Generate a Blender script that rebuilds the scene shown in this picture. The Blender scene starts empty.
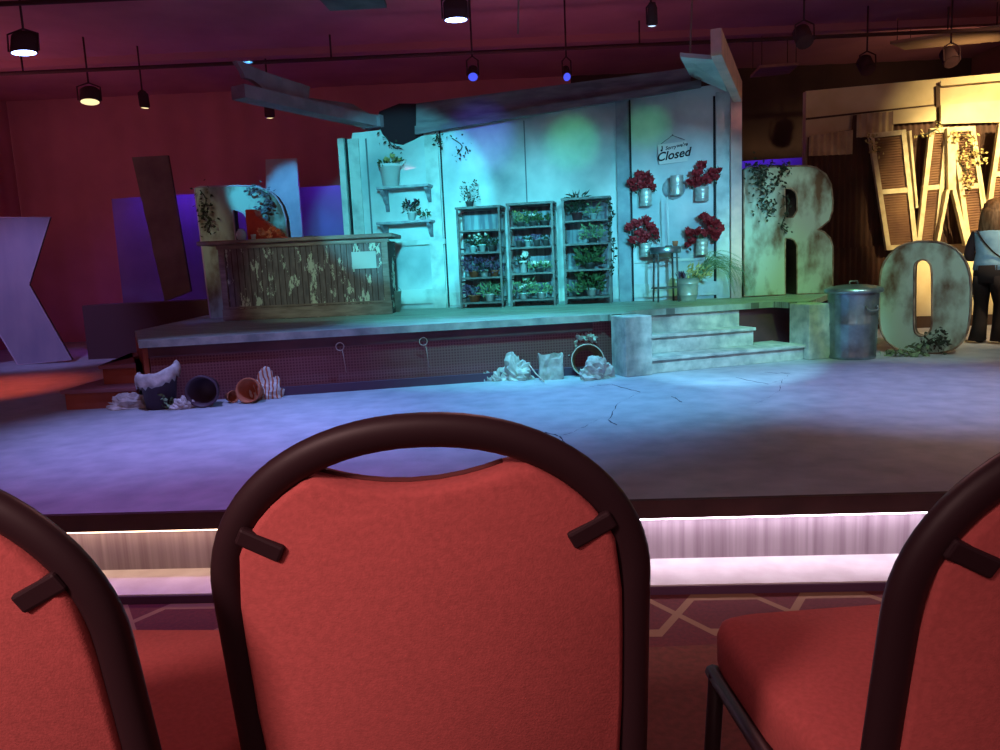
import bpy, math, random
from mathutils import Vector as V, Matrix as Mx, noise
from math import sin, cos, pi, radians
SC = bpy.context.scene
COL = SC.collection
# ------------------------------------------------------------------ camera
F, H, ROLL, PITCH = 760.0, 1.05, 0.045, math.atan(109/760)
CR = Mx.Rotation(pi/2-PITCH, 3, 'X') @ Mx.Rotation(-ROLL, 3, 'Z')
CP = V((0, 0, H))
cd = bpy.data.cameras.new('camera'); cam = bpy.data.objects.new('camera', cd); COL.objects.link(cam)
cam.matrix_world = Mx.Translation(CP) @ CR.to_4x4()
cd.sensor_width = 36; cd.lens = 36*F/1000; cd.clip_start = .02; cd.clip_end = 100
SC.camera = cam
SC.view_settings.view_transform = 'Standard'; SC.view_settings.look = 'None'
SC.view_settings.exposure = .75; SC.view_settings.gamma = 1
def ray(px, py): return CR @ V((px-500, 375-py, -F))
def G(px, py, z=0.0): d = ray(px, py); return CP + d*((z-H)/d.z)
def AY(px, py, y): d = ray(px, py); return CP + d*(y/d.y)
class Plane:
    def __init__(s, A, B):
        s.A = V(A[:2]); s.t = (V(B[:2])-s.A).normalized(); s.n = V((s.t.y, -s.t.x)); s.rz = math.atan2(s.t.y, s.t.x)
    def at(s, px, py, off=0.0):
        d = ray(px, py); k = ((s.A+s.n*off).dot(s.n))/(V((d.x, d.y)).dot(s.n)); return CP + d*k
    def u(s, P): return (V((P.x, P.y))-s.A).dot(s.t)
    def pt(s, u, off, z): q = s.A+s.t*u+s.n*off; return V((q.x, q.y, z))
    def uz(s, px, py, off=0.0): P = s.at(px, py, off); return (s.u(P), P.z)
# ------------------------------------------------------------------ materials
MATS = {}
def mat(name, c, c2=None, scale=4.0, rough=.8, metal=0.0, bump=0.0, bscale=40., mix=(.35, .65), stretch=None, emit=None, es=1.0, spec=.3, extra=None, detail=6):
    if name in MATS: return MATS[name]
    m = bpy.data.materials.new(name); m.use_nodes = True; nt = m.node_tree; N = nt.nodes; L = nt.links
    b = N['Principled BSDF']; b.inputs['Roughness'].default_value = rough; b.inputs['Metallic'].default_value = metal
    b.inputs['Specular IOR Level'].default_value = spec
    b.inputs['Base Color'].default_value = (*c, 1)
    tc = N.new('ShaderNodeTexCoord'); co = tc.outputs['Object']
    if stretch:
        mp = N.new('ShaderNodeMapping'); mp.inputs['Scale'].default_value = stretch; L.new(co, mp.inputs['Vector']); co = mp.outputs['Vector']
    out = None
    if c2:
        n = N.new('ShaderNodeTexNoise'); n.inputs['Scale'].default_value = scale; n.inputs['Detail'].default_value = detail; L.new(co, n.inputs['Vector'])
        mr = N.new('ShaderNodeMapRange'); mr.inputs['From Min'].default_value = mix[0]; mr.inputs['From Max'].default_value = mix[1]; L.new(n.outputs['Fac'], mr.inputs['Value'])
        mx = N.new('ShaderNodeMix'); mx.data_type = 'RGBA'; mx.inputs[6].default_value = (*c, 1); mx.inputs[7].default_value = (*c2, 1)
        L.new(mr.outputs['Result'], mx.inputs[0]); out = mx.outputs[2]
    if extra: out = extra(nt, tc.outputs['Object'], out)
    if out: L.new(out, b.inputs['Base Color'])
    if bump:
        n2 = N.new('ShaderNodeTexNoise'); n2.inputs['Scale'].default_value = bscale; n2.inputs['Detail'].default_value = 4; L.new(co, n2.inputs['Vector'])
        bp = N.new('ShaderNodeBump'); bp.inputs['Strength'].default_value = bump; bp.inputs['Distance'].default_value = .01
        L.new(n2.outputs['Fac'], bp.inputs['Height']); L.new(bp.outputs['Normal'], b.inputs['Normal'])
    if emit:
        b.inputs['Emission Color'].default_value = (*emit, 1); b.inputs['Emission Strength'].default_value = es
    MATS[name] = m; return m
def mth(nt, op, a, b=None, c=None):
    n = nt.nodes.new('ShaderNodeMath'); n.operation = op
    for i, v in enumerate((a, b, c)):
        if v is None: continue
        if isinstance(v, (int, float)): n.inputs[i].default_value = v
        else: nt.links.new(v, n.inputs[i])
    return n.outputs[0]
def mixc(nt, f, a, b):
    n = nt.nodes.new('ShaderNodeMix'); n.data_type = 'RGBA'
    for i, v in ((0, f), (6, a), (7, b)):
        if isinstance(v, tuple): n.inputs[i].default_value = (*v, 1)
        elif isinstance(v, (int, float)): n.inputs[i].default_value = v
        else: nt.links.new(v, n.inputs[i])
    return n.outputs[2]
# ------------------------------------------------------------------ mesh builder
class MB:
    def __init__(s): s.v = []; s.f = []; s.sm = []
    def add(s, vs, fs, smooth=False, T=None):
        o = len(s.v)
        s.v += [(T @ V(p)) if T is not None else V(p) for p in vs]
        for f in fs: s.f.append(tuple(i+o for i in f)); s.sm.append(smooth)
        return s
    def box(s, c, d, rz=0.0, T=None, taper=1.0):
        x, y, z = d[0]/2, d[1]/2, d[2]/2
        vs = [(a*x*(taper if k < 0 else 1), b*y*(taper if k < 0 else 1), k*z) for k in (-1, 1) for b in (-1, 1) for a in (-1, 1)]
        M = Mx.Translation(V(c)) @ Mx.Rotation(rz, 4, 'Z')
        if T is not None: M = T @ M
        return s.add(vs, [(0, 2, 3, 1), (4, 5, 7, 6), (0, 1, 5, 4), (2, 6, 7, 3), (0, 4, 6, 2), (1, 3, 7, 5)], False, M)
    def beam(s, a, b, w, h, up=(0, 0, 1), w2=None):
        a, b = V(a), V(b); t = (b-a).normalized(); u = V(up); r = t.cross(u).normalized(); q = r.cross(t).normalized(); w2 = w2 or w
        vs = []
        for P, ww in ((a, w), (b, w2)):
            for i, j in ((-1, -1), (1, -1), (1, 1), (-1, 1)): vs.append(P+r*(i*ww/2)+q*(j*h/2))
        return s.add(vs, [(0, 1, 2, 3), (7, 6, 5, 4), (0, 4, 5, 1), (1, 5, 6, 2), (2, 6, 7, 3), (3, 7, 4, 0)])
    def tube(s, pts, r, n=8, ry=None, normal=None, closed=False, cap=True, taper=None, smooth=True):
        pts = [V(p) for p in pts]; m = len(pts); vs = []; prev = V(normal) if normal else None; ry = ry or r
        for i, p in enumerate(pts):
            if closed: t = pts[(i+1) % m]-pts[i-1]
            else: t = pts[min(i+1, m-1)]-pts[max(i-1, 0)]
            t = t.normalized() if t.length > 1e-9 else V((0, 0, 1))
            if prev is None: prev = t.orthogonal()
            if not normal: q = (prev-t*prev.dot(t)); q = q.normalized() if q.length > 1e-6 else t.orthogonal().normalized(); prev = q
            else: q = V(normal).normalized()
            w = t.cross(q).normalized(); k = taper(i/(m-1)) if taper else 1
            for j in range(n):
                a = 2*pi*j/n; vs.append(p+w*(cos(a)*r*k)+q*(sin(a)*ry*k))
        fs = []
        for i in range(m if closed else m-1):
            for j in range(n):
                a, b = i*n, ((i+1) % m)*n; fs.append((a+j, a+(j+1) % n, b+(j+1) % n, b+j))
        if cap and not closed: fs.append(tuple(range(n))[::-1]); fs.append(tuple((m-1)*n+j for j in range(n)))
        return s.add(vs, fs, smooth)
    def lathe(s, prof, n=20, T=None, cap0=True, cap1=False, smooth=True):
        vs = []; 
        for r, z in prof:
            for j in range(n): a = 2*pi*j/n; vs.append((r*cos(a), r*sin(a), z))
        fs = []
        for i in range(len(prof)-1):
            for j in range(n): fs.append((i*n+j, i*n+(j+1) % n, (i+1)*n+(j+1) % n, (i+1)*n+j))
        if cap0: fs.append(tuple(range(n))[::-1])
        if cap1: fs.append(tuple((len(prof)-1)*n+j for j in range(n)))
        return s.add(vs, fs, smooth, T)
    def prism(s, poly, a, b, fn):
        """poly of 2-D points extruded between depths a and b; fn(u, w, depth) -> point"""
        n = len(poly); vs = [fn(p[0], p[1], a) for p in poly]+[fn(p[0], p[1], b) for p in poly]
        return s.add(vs, [tuple(range(n)), tuple(range(2*n-1, n-1, -1))]+[(i, i+n, (i+1) % n+n, (i+1) % n) for i in range(n)])
    def blob(s, c, r, seed=0, amp=.25, fr=2.0, n=10, sx=1, sy=1, sz=1, smooth=True, T=None):
        vs = []; m = n
        for i in range(m+1):
            th = pi*i/m
            for j in range(2*m):
                ph = pi*j/m; d = V((sin(th)*cos(ph), sin(th)*sin(ph), cos(th)))
                k = 1+amp*noise.noise(d*fr+V((seed*7.3, seed*1.7, seed*3.1)))*2
                vs.append(V((d.x*sx, d.y*sy, d.z*sz))*(r*k)+V(c))
        fs = [(i*2*m+j, i*2*m+(j+1) % (2*m), (i+1)*2*m+(j+1) % (2*m), (i+1)*2*m+j) for i in range(m) for j in range(2*m)]
        return s.add(vs, [f[::-1] for f in fs], smooth, T)
    def leaf(s, p, d, L, w, rnd, bend=.25):
        d = V(d).normalized(); r = d.cross(V((rnd.uniform(-1, 1), rnd.uniform(-1, 1), rnd.uniform(-1, 1))))
        r = (r if r.length > .01 else d.orthogonal()).normalized(); n = r.cross(d); p = V(p)
        vs = [p, p+d*L*.5+r*w/2+n*L*bend*.3, p+d*L, p+d*L*.5-r*w/2+n*L*bend*.3, p+d*L*.5-n*L*bend*.2]
        return s.add(vs, [(0, 1, 4), (1, 2, 4), (2, 3, 4), (3, 0, 4)])
    def build(s, name, m, parent=None, bevel=0.0, seg=2, sub=0):
        me = bpy.data.meshes.new(name); me.from_pydata([tuple(v) for v in s.v], [], s.f)
        me.materials.append(m); me.polygons.foreach_set('use_smooth', s.sm); me.update()
        o = bpy.data.objects.new(name, me); COL.objects.link(o)
        if parent: o.parent = parent
        if bevel:
            b = o.modifiers.new('bevel', 'BEVEL'); b.width = bevel; b.segments = seg; b.limit_method = 'ANGLE'; b.angle_limit = radians(40)
        if sub:
            b = o.modifiers.new('sub', 'SUBSURF'); b.levels = sub; b.render_levels = sub
        return o
def cmesh(name, loops, ext, m, parent=None, bevel=0.0, cyc=True):
    """closed 2-D loops (holes by even-odd) extruded to a solid; local x/z plane, depth along y"""
    cu = bpy.data.curves.new(name, 'CURVE'); cu.dimensions = '2D'; cu.fill_mode = 'BOTH'; cu.extrude = ext; cu.bevel_depth = bevel; cu.bevel_resolution = 1
    for lp in loops:
        sp = cu.splines.new('POLY'); sp.points.add(len(lp)-1); sp.use_cyclic_u = True
        for i, (x, z) in enumerate(lp): sp.points[i].co = (x, z, 0, 1)
    return frommesh(name, cu, m, parent)
def frommesh(name, cu, m, parent):
    t = bpy.data.objects.new('tmp', cu); COL.objects.link(t)
    dg = bpy.context.evaluated_depsgraph_get(); me = bpy.data.meshes.new_from_object(t.evaluated_get(dg))
    bpy.data.objects.remove(t); me.name = name; me.transform(Mx.Rotation(pi/2, 4, 'X'))
    me.materials.clear(); me.materials.append(m)
    o = bpy.data.objects.new(name, me); COL.objects.link(o)
    if parent: o.parent = parent
    return o
def text(name, s, size, m, parent, loc, shear=0.0, ext=.001, off=0.0):
    cu = bpy.data.curves.new(name, 'FONT'); cu.body = s; cu.size = size; cu.extrude = ext; cu.shear = shear; cu.offset = off; cu.align_x = 'CENTER'; cu.align_y = 'CENTER'
    o = frommesh(name, cu, m, parent); o.location = loc; return o
def tag(o, label, cat, group=None, kind=None):
    o['label'] = label; o['category'] = cat
    if group: o['group'] = group
    if kind: o['kind'] = kind
    return o
def thing(name, label, cat, loc=(0, 0, 0), rz=0.0, group=None):
    o = bpy.data.objects.new(name, None); COL.objects.link(o); o.location = loc; o.rotation_euler = (0, 0, rz); o.empty_display_size = .1
    return tag(o, label, cat, group)
def struct(name, mb, m, parent=None, **k):
    o = mb.build(name, m, parent, **k)
    if not parent: o['kind'] = 'structure'
    return o
def dup(root, loc, rz, label, group=None):
    r = root.copy(); COL.objects.link(r); r.location = loc; r.rotation_euler = (0, 0, rz); r['label'] = label
    if group: r['group'] = group
    for ch in list(root.children):
        c = ch.copy(); COL.objects.link(c); c.parent = r
        for g in list(ch.children):
            d = g.copy(); COL.objects.link(d); d.parent = c
    return r
def smooth_path(pts, n=8, closed=False):
    pts = [V(p) for p in pts]; out = []; m = len(pts)
    for i in range(m if closed else m-1):
        if closed: p0, p1, p2, p3 = pts[i-1], pts[i], pts[(i+1) % m], pts[(i+2) % m]
        else: p0, p1, p2, p3 = pts[max(i-1, 0)], pts[i], pts[i+1], pts[min(i+2, m-1)]
        for k in range(n):
            t = k/n; out.append(.5*((2*p1)+(p2-p0)*t+(2*p0-5*p1+4*p2-p3)*t*t+(3*p1-p0-3*p2+p3)*t**3))
    if not closed: out.append(pts[-1])
    return out
# ------------------------------------------------------------------ palette
m_drape = mat('red_glow_drape', (.62, .25, .31), (.50, .20, .25), 1.0, .95)  # red glow put into the colour of the black drapes
m_ceil = mat('red_glow_ceiling', (.60, .26, .34), (.48, .20, .27), 1.2, .95)  # ceiling colour raised to hold the same red glow
m_ceil2 = mat('red_glow_beam', (.50, .21, .28), rough=.95)  # beam colour carries the ceiling's red glow
m_black = mat('black_metal', (.035, .02, .022), rough=.55, spec=.4)
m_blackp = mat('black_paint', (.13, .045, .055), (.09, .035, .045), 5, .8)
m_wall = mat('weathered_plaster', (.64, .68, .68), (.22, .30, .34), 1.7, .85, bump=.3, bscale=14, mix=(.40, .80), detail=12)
m_trimw = mat('weathered_trim', (.6, .64, .62), (.36, .4, .4), 6, .8, mix=(.45, .75))
m_purplew = mat('worn_grey_boards', (.22, .18, .20), (.12, .09, .11), 3, .85, stretch=(1, 1, 5))
def planks(nt, co, base):
    sp = nt.nodes.new('ShaderNodeSeparateXYZ'); nt.links.new(co, sp.inputs[0])
    v = mth(nt, 'MULTIPLY', mth(nt, 'ADD', sp.outputs[1], mth(nt, 'MULTIPLY', sp.outputs[0], -.19)), 9)
    fr = mth(nt, 'FRACT', v); g = mth(nt, 'LESS_THAN', fr, .10)
    return mixc(nt, mth(nt, 'MULTIPLY', g, .75), base, (.08, .09, .08))
m_deck = mat('deck_planks', (.42, .5, .47), (.22, .27, .25), 3, .6, stretch=(.8, 6, 1), extra=planks, mix=(.35, .65))
m_deckedge = mat('deck_edge', (.42, .42, .40), (.2, .22, .22), 6, .75)
m_floor = mat('painted_stage_floor', (.44, .45, .50), (.31, .33, .38), 5.5, .62, bump=.15, bscale=60, mix=(.3, .7), detail=12)
m_stone = mat('faux_stone', (.55, .56, .54), (.30, .33, .33), 9, .9, bump=.5, bscale=30)
def mesh_dots(nt, co, base):
    mp = nt.nodes.new('ShaderNodeMapping'); mp.inputs['Scale'].default_value = (38, 38, 38); nt.links.new(co, mp.inputs[0])
    sp = nt.nodes.new('ShaderNodeSeparateXYZ'); nt.links.new(mp.outputs[0], sp.inputs[0])
    a = mth(nt, 'LESS_THAN', mth(nt, 'FRACT', sp.outputs[0]), .38); b = mth(nt, 'LESS_THAN', mth(nt, 'FRACT', sp.outputs[2]), .38)
    return mixc(nt, mth(nt, 'MAXIMUM', a, b), base, (.25, .09, .10))
m_mesh = mat('red_glow_grille', (.17, .045, .06), (.13, .035, .05), 3, .8, extra=mesh_dots)  # red glow over the dark grille mixed into its base colour
m_redwood = mat('red_brown_wood', (.42, .10, .06), (.30, .07, .05), 3, .7)
def counterx(nt, co, base):
    sp = nt.nodes.new('ShaderNodeSeparateXYZ'); nt.links.new(co, sp.inputs[0])
    fr = mth(nt, 'FRACT', mth(nt, 'MULTIPLY', sp.outputs[0], 15)); g = mth(nt, 'LESS_THAN', fr, .14)
    c = mixc(nt, g, base, (.06, .03, .03))
    n = nt.nodes.new('ShaderNodeTexNoise'); n.inputs['Scale'].default_value = 3.6; n.inputs['Detail'].default_value = 12; n.inputs['Roughness'].default_value = .75
    mp = nt.nodes.new('ShaderNodeMapping'); mp.inputs['Scale'].default_value = (2.2, 1, .8); nt.links.new(co, mp.inputs[0]); nt.links.new(mp.outputs[0], n.inputs[0])
    k = mth(nt, 'GREATER_THAN', n.outputs['Fac'], .56)
    return mixc(nt, mth(nt, 'MULTIPLY', k, .85), c, (.62, .66, .56))
m_counter = mat('peeling_beadboard', (.20, .15, .16), (.12, .09, .10), 6, .8, extra=counterx, stretch=(4, 1, 1))
m_countertop = mat('counter_top_wood', (.30, .22, .2), (.18, .12, .11), 5, .6, stretch=(1, 5, 5))
m_letter = mat('weathered_green_metal', (.38, .50, .42), (.12, .07, .04), 3.2, .55, metal=.1, mix=(.46, .62), bump=.1, stretch=(1, 1, .6))
m_letrim = mat('rusty_rim', (.40, .32, .24), (.16, .09, .06), 8, .5, metal=.3)
m_letk = mat('blue_grey_letter', (.42, .34, .42), (.30, .26, .36), 2, .6, mix=(.3, .7), stretch=(2, 1, .7))
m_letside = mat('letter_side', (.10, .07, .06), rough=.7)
m_leaf = mat('leaf_green', (.07, .12, .04), (.03, .06, .03), 30, .7)
m_leafd = mat('leaf_dark', (.035, .05, .03), (.02, .03, .02), 30, .7)
m_leafl = mat('leaf_light', (.22, .32, .18), (.10, .18, .09), 30, .7)
m_leafp = mat('leaf_purple', (.16, .07, .16), (.08, .05, .10), 30, .7)
m_leafy = mat('leaf_dry', (.55, .45, .18), (.35, .28, .10), 30, .7)
m_red = mat('red_petals', (.50, .025, .035), (.22, .012, .02), 40, .6)
m_white = mat('white_petals', (.7, .7, .65), rough=.7)
m_tin = mat('galvanised_tin', (.62, .64, .60), (.42, .44, .42), 9, .32, metal=.45)
m_galv = mat('galvanised_steel', (.30, .38, .42), (.16, .20, .23), 7, .30, metal=.8, bump=.1, bscale=8)
m_potw = mat('white_pot', (.62, .66, .66), rough=.5)
m_terra = mat('terracotta', (.50, .16, .08), (.36, .10, .05), 9, .8)
m_glass = mat('clear_jar', (.45, .6, .6), rough=.15, spec=.6)
m_iron = mat('rack_metal', (.17, .17, .17), (.10, .085, .09), 12, .5, metal=.3)
m_paper = mat('white_paper', (.62, .58, .56), (.38, .34, .33), 14, .8, bump=.3)
m_sign = mat('sign_board', (.72, .74, .70), rough=.7)
m_ink = mat('black_ink', (.015, .015, .02), rough=.7)
def newsx(nt, co, base):
    n = nt.nodes.new('ShaderNodeTexWave'); n.inputs['Scale'].default_value = 9; n.inputs['Distortion'].default_value = 6; nt.links.new(co, n.inputs[0])
    return mixc(nt, mth(nt, 'GREATER_THAN', n.outputs['Fac'], .68), base, (.45, .12, .06))
m_news = mat('striped_paper', (.72, .70, .66), (.55, .5, .46), 10, .8, extra=newsx)
m_yel = mat('pale_yellow_boards', (.66, .56, .34), (.46, .34, .18), 2.0, .75, mix=(.3, .75))
m_rust = mat('shaded_rusty_corrugated', (.09, .04, .025), (.05, .025, .015), 4, .8, stretch=(1, 1, .5))  # darker copy of the sheet, missing light put into the rust colour
m_rustl = mat('lit_corrugated', (.55, .42, .25), (.35, .24, .14), 4, .7)  # paler copy of the sheet, lamp light put into its colour
m_shut = mat('shutter_cream', (.66, .58, .36), (.48, .38, .22), 8, .65)
m_louv = mat('shutter_louvre', (.11, .05, .03), (.22, .12, .06), 2.5, .75)
m_chair = mat('chair_frame', (.024, .010, .013), rough=.5, spec=.25)
m_redfab = mat('red_fabric', (.43, .085, .08), (.35, .07, .065), 160, .95, bump=.12, bscale=420, mix=(.3, .7), detail=3)
m_piping = mat('dark_piping', (.09, .02, .02), rough=.8)
m_riser = mat('riser_panel', (.36, .31, .34), (.22, .17, .20), 1, .7, stretch=(26, 26, .6), mix=(.4, .7))
m_ledge = mat('white_step', (.8, .78, .78), (.68, .64, .64), 8, .6)
m_lip = mat('stage_lip', (.075, .03, .028), (.05, .02, .02), 5, .7)
def carpetx(nt, co, base):
    sp = nt.nodes.new('ShaderNodeSeparateXYZ'); nt.links.new(co, sp.inputs[0]); X, Y = sp.outputs[0], sp.outputs[1]
    v = mth(nt, 'ADD', Y, mth(nt, 'ADD', mth(nt, 'MULTIPLY', X, .064), -2.86+.33+6.6))
    v = mth(nt, 'SUBTRACT', mth(nt, 'MULTIPLY', mth(nt, 'FRACT', mth(nt, 'DIVIDE', v, .66)), .66), .33)
    tri = mth(nt, 'MULTIPLY', mth(nt, 'ABSOLUTE', mth(nt, 'SUBTRACT', mth(nt, 'FRACT', mth(nt, 'DIVIDE', mth(nt, 'ADD', X, 8.449), .888)), .5)), 2)
    tz = mth(nt, 'MULTIPLY', mth(nt, 'MINIMUM', mth(nt, 'ABSOLUTE', mth(nt, 'MULTIPLY', mth(nt, 'SUBTRACT', tri, .5), 4.6)), 1.0), .15)
    d = mth(nt, 'ABSOLUTE', mth(nt, 'SUBTRACT', mth(nt, 'ABSOLUTE', v), tz))
    return mixc(nt, mth(nt, 'LESS_THAN', d, .028), base, (.30, .17, .10))
m_carpet = mat('patterned_carpet', (.16, .035, .04), (.12, .03, .035), 60, .95, extra=carpetx)
m_card = mat('brown_cardboard', (.30, .14, .09), rough=.8)
# ------------------------------------------------------------------ room shell
E0, E1 = G(40, 515), G(940, 492)               # stage front edge
ET = (E1-E0).normalized(); EN = V((ET.y, -ET.x, 0))   # EN points to the audience
def ES(u, off, z): q = E0+ET*(u)+EN*off; return V((q.x, q.y, z))
LZ, PZ = -.295, -.335
mb = MB(); a, b = ES(-7, 0, 0), ES(12, 0, 0)
mb.add([a, b, V((9, 15, 0)), V((-9, 15, 0)), a-V((0, 0, .05)), b-V((0, 0, .05)), V((9, 15, -.05)), V((-9, 15, -.05))],
       [(0, 1, 2, 3), (4, 7, 6, 5), (1, 0, 4, 5), (2, 1, 5, 6), (3, 2, 6, 7), (0, 3, 7, 4)])
fl = struct('floor_stage', mb, m_floor)
def strip(u0, u1, off0, off1, z0, z1, m, name, parent=None):
    q = MB(); P = [ES(u0, off0, z0), ES(u1, off0, z0), ES(u1, off1, z0), ES(u0, off1, z0), ES(u0, off0, z1), ES(u1, off0, z1), ES(u1, off1, z1), ES(u0, off1, z1)]
    q.add(P, [(0, 1, 2, 3), (4, 7, 6, 5), (0, 4, 5, 1), (1, 5, 6, 2), (2, 6, 7, 3), (3, 7, 4, 0)])
    return struct(name, q, m, parent)
strip(-7, 12, .0, .03, -.078, .003, m_lip, 'trim_stage_lip')
strip(-7, 12, -.06, -.05, LZ-.1, -.05, m_riser, 'wall_stage_riser')
strip(-7, 12, -.06, .235, PZ-.05, LZ, m_ledge, 'floor_step')
strip(-7, 12, .235, .243, PZ-.02, LZ-.006, mat('step_shade', (.10, .045, .10), rough=.7), 'trim_step_shade')  # dark purple strip added in place of shade on the step front
mb = MB(); a, b = ES(-7, .235, PZ), ES(12, .235, PZ)
mb.add([V((-9, 1.95, PZ)), V((9, 1.95, PZ)), b, a], [(0, 1, 2, 3)]); struct('floor_aisle', mb, m_carpet)
mb = MB(); mb.box((0, -.55, -.2), (18, 5.0, .4)); struct('floor_seating', mb, mat('plain_carpet', (.17, .06, .05), (.12, .05, .04), 50, .95))
cracks = [[(612, 384), (640, 392), (618, 404), (608, 420), (617, 425)], [(736, 377), (768, 384), (783, 380), (778, 392), (755, 404)], [(783, 380), (790, 374), (764, 372)], [(598, 420), (578, 430), (560, 436), (566, 446)], [(672, 396), (682, 402)], [(590, 386), (612, 384)], [(560, 436), (545, 432)]]
for c in cracks:
    q = MB(); pts = []; rnd = random.Random(len(c)*7)
    for (x0, y0), (x1, y1) in zip(c, c[1:]):
        for k in range(6):
            t = k/6; pts.append((x0+(x1-x0)*t+rnd.uniform(-.9, .9), y0+(y1-y0)*t+rnd.uniform(-.7, .7)))
    pts.append(c[-1]); P = [G(x, y, .0006) for x, y in pts]; vs = []
    for i, p in enumerate(P):
        w = rnd.uniform(.006, .02); vs += [p+V((0, w/2, 0))+V((w/3, 0, 0)), p-V((0, w/2, 0))-V((w/3, 0, 0))]
    q.add(vs, [(2*i, 2*i+1, 2*i+3, 2*i+2) for i in range(len(P)-1)]); q.build('crack', mat('crack_dark', (.05, .045, .07), rough=.9), fl)
# drapes: folded
def drape(name, x0, y0, x1, y1, z0, z1, m, amp=.015, per=.5):
    q = MB(); L = math.hypot(x1-x0, y1-y0); n = int(L/per*6); vs = []; tx, ty = (x1-x0)/L, (y1-y0)/L
    for i in range(n+1):
        u = L*i/n; w = amp*sin(u/per*2*pi)+amp*.5*sin(u*3.1)
        for z in (z0, z1): vs.append((x0+tx*u+ty*w, y0+ty*u-tx*w, z))
    q.add(vs, [(2*i, 2*i+2, 2*i+3, 2*i+1) for i in range(n)], True); return struct(name, q, m)
CZ = 4.35
drape('wall_back', -9, 14.2, 1.5, 14.2, 0, CZ, m_drape)
drape('wall_back_right', 1.5, 14.2, 9, 14.2, 0, CZ, mat('brown_black_drape', (.085, .05, .045), (.06, .035, .035), 1.5, .95))
drape('wall_left', -8.6, 2.5, -8.6, 14.2, 0, CZ, m_drape)
mb = MB(); mb.box((8.7, 8.4, 2.2), (.1, 11.5, 4.4)); struct('wall_right', mb, mat('brown_side_wall', (.40, .2, .15), (.3, .16, .12), 2, .9))
mb = MB(); mb.box((0, 8.5, CZ+.05), (18, 12, .1)); struct('ceiling', mb, m_ceil)
for i in range(2):
    mb = MB(); mb.box((0, 6.2+i*5.6, CZ-.05), (18, .12, .10)); struct('beam_ceiling', mb, m_ceil2)
for i in range(0):
    mb = MB(); mb.box((-5.2+i*3.6, 9, CZ-.13), (.08, 11, .06)); struct('beam_ceiling', mb, m_ceil2)
# back partition (purple-lit band)
mb = MB(); mb.prism([(-6.0, 0), (5.2, 0), (5.2, 2.53), (-6.0, 2.37)], 12.3, 12.4, lambda u, w, d: (u, d, w))
struct('wall_partition', mb, mat('purple_lit_backdrop', (.20, .14, .34), (.14, .10, .26), 1.2, .9))  # purple light partly put into the base colour
# ------------------------------------------------------------------ platform
PH = .557
def stp(u, o): t = V((2.14, .66)).normalized(); return (1.14+t.x*u-t.y*o, 6.80+t.y*u+t.x*o)
PL = [(-3.05, 6.44), (.97, 7.12), stp(.0, .30), stp(.27, .30), stp(.27, .55), stp(1.98, .55), stp(1.98, .30), stp(2.24, .30), (4.15, 9.3), (4.2, 10.2), (-4.0, 10.5), (-3.72, 7.8)]
root = thing('raised_stage_platform', 'long low wooden platform with teal planks and dark grille front', 'platform', (0, 0, 0))
mb = MB(); mb.prism(PL, PH-.06, PH, lambda u, w, d: (u, w, d)); mb.build('deck', m_deck, root)
def pfront(u, off, z):  # along front line
    A = V((-3.05, 6.44)); t = V((4.02, .68)).normalized(); n = V((t.y, -t.x)); q = A+t*u+n*off; return V((q.x, q.y, z))
mb = MB(); mb.prism([(0, 0), (4.06, 0), (4.06, .012), (0, .012)], PH-.062, PH+.002, lambda u, o, z: pfront(u, o, z)); mb.build('edge_strip', m_deckedge, root)
mb = MB(); mb.prism([(.06, 0), (4.24, 0), (4.24, PH-.06), (.06, PH-.06)], -.05, -.1, lambda u, z, o: pfront(u, o, z)); mb.build('front_grille', m_mesh, root)
mb = MB(); mb.prism([(.75, .0), (4.0, .0), (4.0, .075), (.75, .075)], -.045, .0, lambda u, z, o: pfront(u, o, z)); mb.build('base_board', mat('base_board_paint', (.10, .05, .09), rough=.55), root)
mb = MB(); mb.prism([(.06, PH-.15), (4.0, PH-.15), (4.0, PH-.06), (.06, PH-.06)], -.045, -.02, lambda u, z, o: pfront(u, o, z)); mb.build('header_board', m_blackp, root)
for A, B in (((-3.7, 7.8), (-3.03, 6.5)), ((-3.98, 10.4), (-3.7, 7.8)), ((3.36, 7.6), (4.1, 9.3)), ((4.1, 9.3), (4.15, 10.1))):
    mb = MB(); mb.beam((A[0], A[1], (PH-.06)/2), (B[0], B[1], (PH-.06)/2), .04, PH-.062); mb.build('side_panel', m_redwood, root)
for (px, py) in ((339, 347), (425, 342)):
    P = G(px, py, .42); q = MB(); u = (V((P.x, P.y))-V((-3.05, 6.44))).dot(V((4.02, .68)).normalized())
    c = [pfront(u+.035*cos(a*pi/10), .0, .405+.035*sin(a*pi/10)) for a in range(20)]
    q.tube(c, .004, 5, closed=True); q.tube([pfront(u+.02, .0, .37), pfront(u+.04, .0, .17)], .003, 5)
    q.build('pull_ring', mat('ring_brass', (.45, .28, .25), rough=.5), root)
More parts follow.
